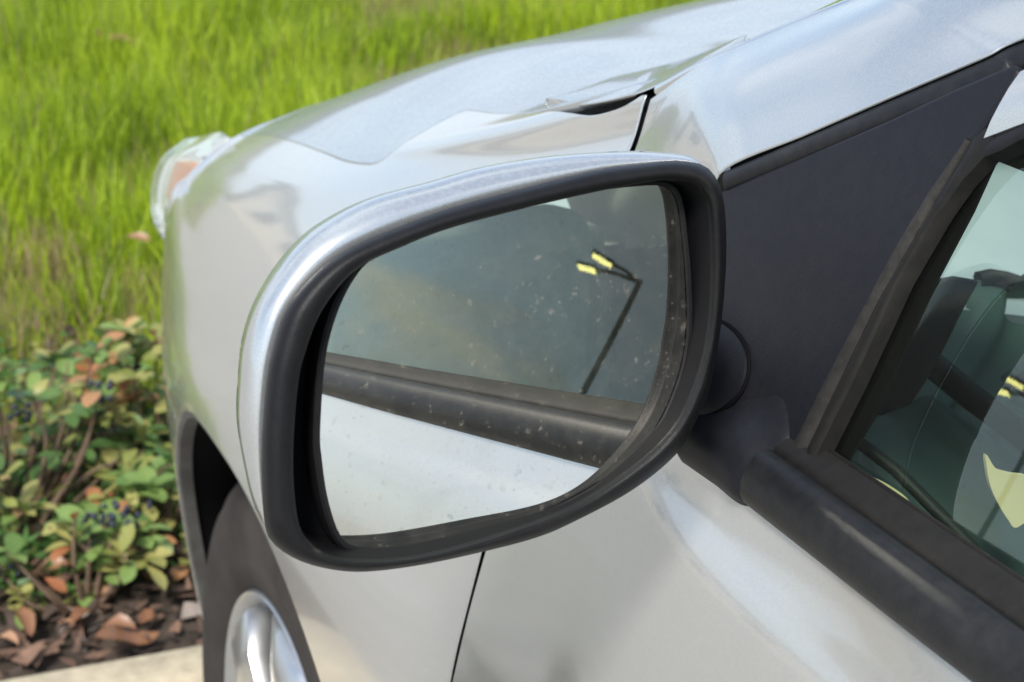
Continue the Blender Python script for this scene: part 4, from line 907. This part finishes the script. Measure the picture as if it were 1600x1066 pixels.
def chips(n):
    x = -.54+rng.random(n)*2.7; y = 1.93+rng.random(n)*1.3; z = .112+rng.random(n)*.018; base = np.stack([x, y, z], 1)
    a = rng.random(n)*6.28; d = np.stack([np.cos(a), np.sin(a), rng.normal(0, .25, n)], 1); d /= np.linalg.norm(d, axis=1)[:, None]
    s = np.stack([-np.sin(a), np.cos(a), rng.normal(0, .4, n)], 1); return base, d, s, np.stack([0*a, 0*a, rng.normal(0, .1, n)], 1), .012+.035*rng.random(n), .006+.014*rng.random(n), (rng.random(n) < .35).astype(int)+(rng.random(n) < .15)
MU1 = simple('bark_chip_dark', (.055, .036, .026), .9, noise=40, nstr=.5); MU2 = simple('bark_chip_brown', (.13, .075, .05), .9, noise=40, nstr=.5); MU3 = simple('bark_chip_grey', (.20, .165, .14), .9, noise=40, nstr=.4)
tag(mass('bark_mulch', 9000, chips, [MU1, MU2, MU3]), 'dark bark chips and crumbled leaves covering the bed', 'mulch', kind='stuff')
# fallen dry leaves
DM = []
for i in range(4):
    V, F = [], []; rn = random.Random(40+i); prof = [(0, .08), (.15, .5), (.35, .9), (.55, 1.0), (.75, .75), (.9, .4), (1, .05)]; L_, W = .085, .042
    for t, w in prof:
        z = .015*math.sin(t*3.1+i)+rn.uniform(-.003, .003)
        V += [(-W/2*w, L_*t, z+.010*w+rn.uniform(-.004, .004)), (-W/4*w, L_*t, z+.003), (0, L_*t, z), (W/4*w, L_*t, z+.002), (W/2*w, L_*t, z+.012*w+rn.uniform(-.004, .004))]
    for a in range(6):
        for b in range(4): F.append((a*5+b, a*5+b+1, (a+1)*5+b+1, (a+1)*5+b))
    me = bpy.data.meshes.new('fallen_leaf'); me.from_pydata(V, [], F); me.materials.append(DRY); me.polygons.foreach_set('use_smooth', [True]*len(F)); DM.append(me)
def fallen(px, py, z, rot, sc, label, group=None, tilt=0):
    p = at(px, py, 'z', z) if not isinstance(px, Vector) else px
    o = bpy.data.objects.new('fallen_leaf', random.choice(DM)); COL.objects.link(o); o.location = p; o.rotation_euler = (tilt, random.uniform(-.3, .3), rot); o.scale = (sc,)*3; tag(o, label, 'leaf', group); return o
fallen(148, 1010,   .135, R(-75), 1.0, 'large curled tan leaf lying on the bark right beside the kerb')
for (a, b, r_, s_) in [(175, 930, 30, .9), (150, 955, 130, .7), (215, 985, 60, .7), (60, 850, 10, .9), (110, 890, 80, .8), (235, 950, 150, .6), (20, 960, 200, .8), (90, 975, 300, .6), (30, 1010, 45, .6), (185, 885, 95, .8), (250, 905, 20, .6), (140, 740, 100, 1.0), (60, 720, 60, .9), (5, 905, 330, .8)]:
    fallen(a, b, .135, R(r_), s_*.75, 'dry reddish brown leaf lying on the dark mulch under the shrubs', 'dry leaves on the mulch')
for (a, b, z, s_, lab) in [(207, 78, .45, 1.3, 'tan dead leaf high on the grassy bank, upper left'), (232, 385, .22, .55, 'pale dead leaf in the grass just left of the headlight'), (110, 15, .9, 1.2, 'pale straw-coloured leaf at the top of the lawn')]:
    pt = None
    v = ray(a, b)
    for k in range(2000):
        q = CAM_POS+v*(2+k*.005)
        if q.z < bank(q.x, q.y)+.10: pt = q; break
    fallen(pt, 0, 0, R(60), s_, lab, None, .6)
# twigs
for i, (a, b, c, d, lab) in enumerate([(20, 700, 150, 830, 'bare grey twig lying under the tall berry shrub'), (0, 760, 120, 775, 'thin dry twig poking out at the left edge')]):
    p, q = at(a, b, 'y', 2.45), at(c, d, 'y', 2.35); tw = loft('dry_twig', tube([p, p.lerp(q, .4)+Vector((0, 0, .01)), q], [.004, .0035, .002], 6), TWIG, None, cap0=True, cap1=True); tag(tw, lab, 'twig')

# ------------------------------------------------------------------ surroundings mirrored in the paint, left of the frame
WALLM = simple('beige_render_wall', (.52, .47, .39), .85, noise=.8, nstr=.12); ROOFM = simple('grey_roof', (.16, .15, .145), .8, noise=2, nstr=.2); PANE = simple('dark_window_pane', (.03, .035, .04), .08)
def building(x0, x1, y0, y1, h, label):
    b = empty('low_building', ((x0+x1)/2, y0, 0), label, 'building'); ox, oy = (x0+x1)/2, y0
    def bb(n, lo, hi, m, par): return box(n, (lo[0]-ox, lo[1]-oy, lo[2]), (hi[0]-ox, hi[1]-oy, hi[2]), m, par, .03)
    w = bb('wall', (x0, y0, 0), (x1, y1, h), WALLM, b); bb('roof', (x0-.5, y0-.5, h+.01), (x1+.5, y1+.5, h+.35), ROOFM, b)
    n = int((x1-x0)/4.2)
    for i in range(n):
        xc = x0+(i+.5)*(x1-x0)/n; f = bb('window', (xc-.8, y0-.08, 1.0), (xc+.8, y0+.02, 2.4), simple('window_frame_white', (.7, .7, .68), .5) if i == 0 else bpy.data.materials['window_frame_white'], b)
        bb('pane', (xc-.7, y0-.10, 1.1), (xc+.7, y0-.075, 2.3), PANE, f)
building(-70, -3.5, 34, 44, 3.0, 'long low beige building left of the frame, seen only mirrored in the paint')

# ------------------------------------------------------------------ street lamp behind the photographer (seen mirrored in the window)
POLE = simple('grey_lamp_paint', (.16, .18, .165), .5)
LD = 7.5; W0 = Vector((.064, .42, 1.005)); LP = (W0.x-.507/.916*LD, W0.y-.763/.916*LD); LZ = 1.005+.40/.916*LD
lamp = empty('street_lamp', (LP[0], LP[1], 0), 'double-headed street lamp with lit yellow panels, mirrored in the door mirror', 'street lamp')
def loc(p): return Vector(p)-Vector((LP[0], LP[1], 0))
loft('pole', tube([loc((LP[0], LP[1], z)) for z in (0, .3, 2, LZ)], [.07, .045, .034, .030], 12), POLE, lamp, cap1=True)
LE, _nt, _b = new_mat('lit_lamp_panel'); _b.inputs['Emission Color'].default_value = (1, .95, .40, 1); _b.inputs['Emission Strength'].default_value = 5.5; _b.inputs['Base Color'].default_value = (.8, .8, .5, 1)
for (dx_, dy_, dd) in ((-.470, -.787, LD), (-.462, -.798, LD+.30)):
    k_ = dd/math.hypot(dx_, dy_); h = Vector((W0.x+dx_*k_, W0.y+dy_*k_, LZ)); st_ = Vector((LP[0], LP[1], LZ-.02)); dv = (h-st_); dv.z = 0; dv.normalize()
    loft('lamp_arm', tube([loc(st_), loc(st_.lerp(h, .5)+Vector((0, 0, .02))), loc(h)], .018, 8), POLE, lamp)
    rm = orient(dv, Vector((0, 0, 1))).to_3x3()
    hm = box('lamp_head', (-.055, -.12, -.018), (.055, .12, .018), POLE, lamp, .008, rm); hm.location = loc(h+dv*.06)
    lm = box('lamp_panel', (-.045, -.105, -.008), (.045, .105, .008), LE, hm, .003, rm); lm.location = (0, 0, -.018)
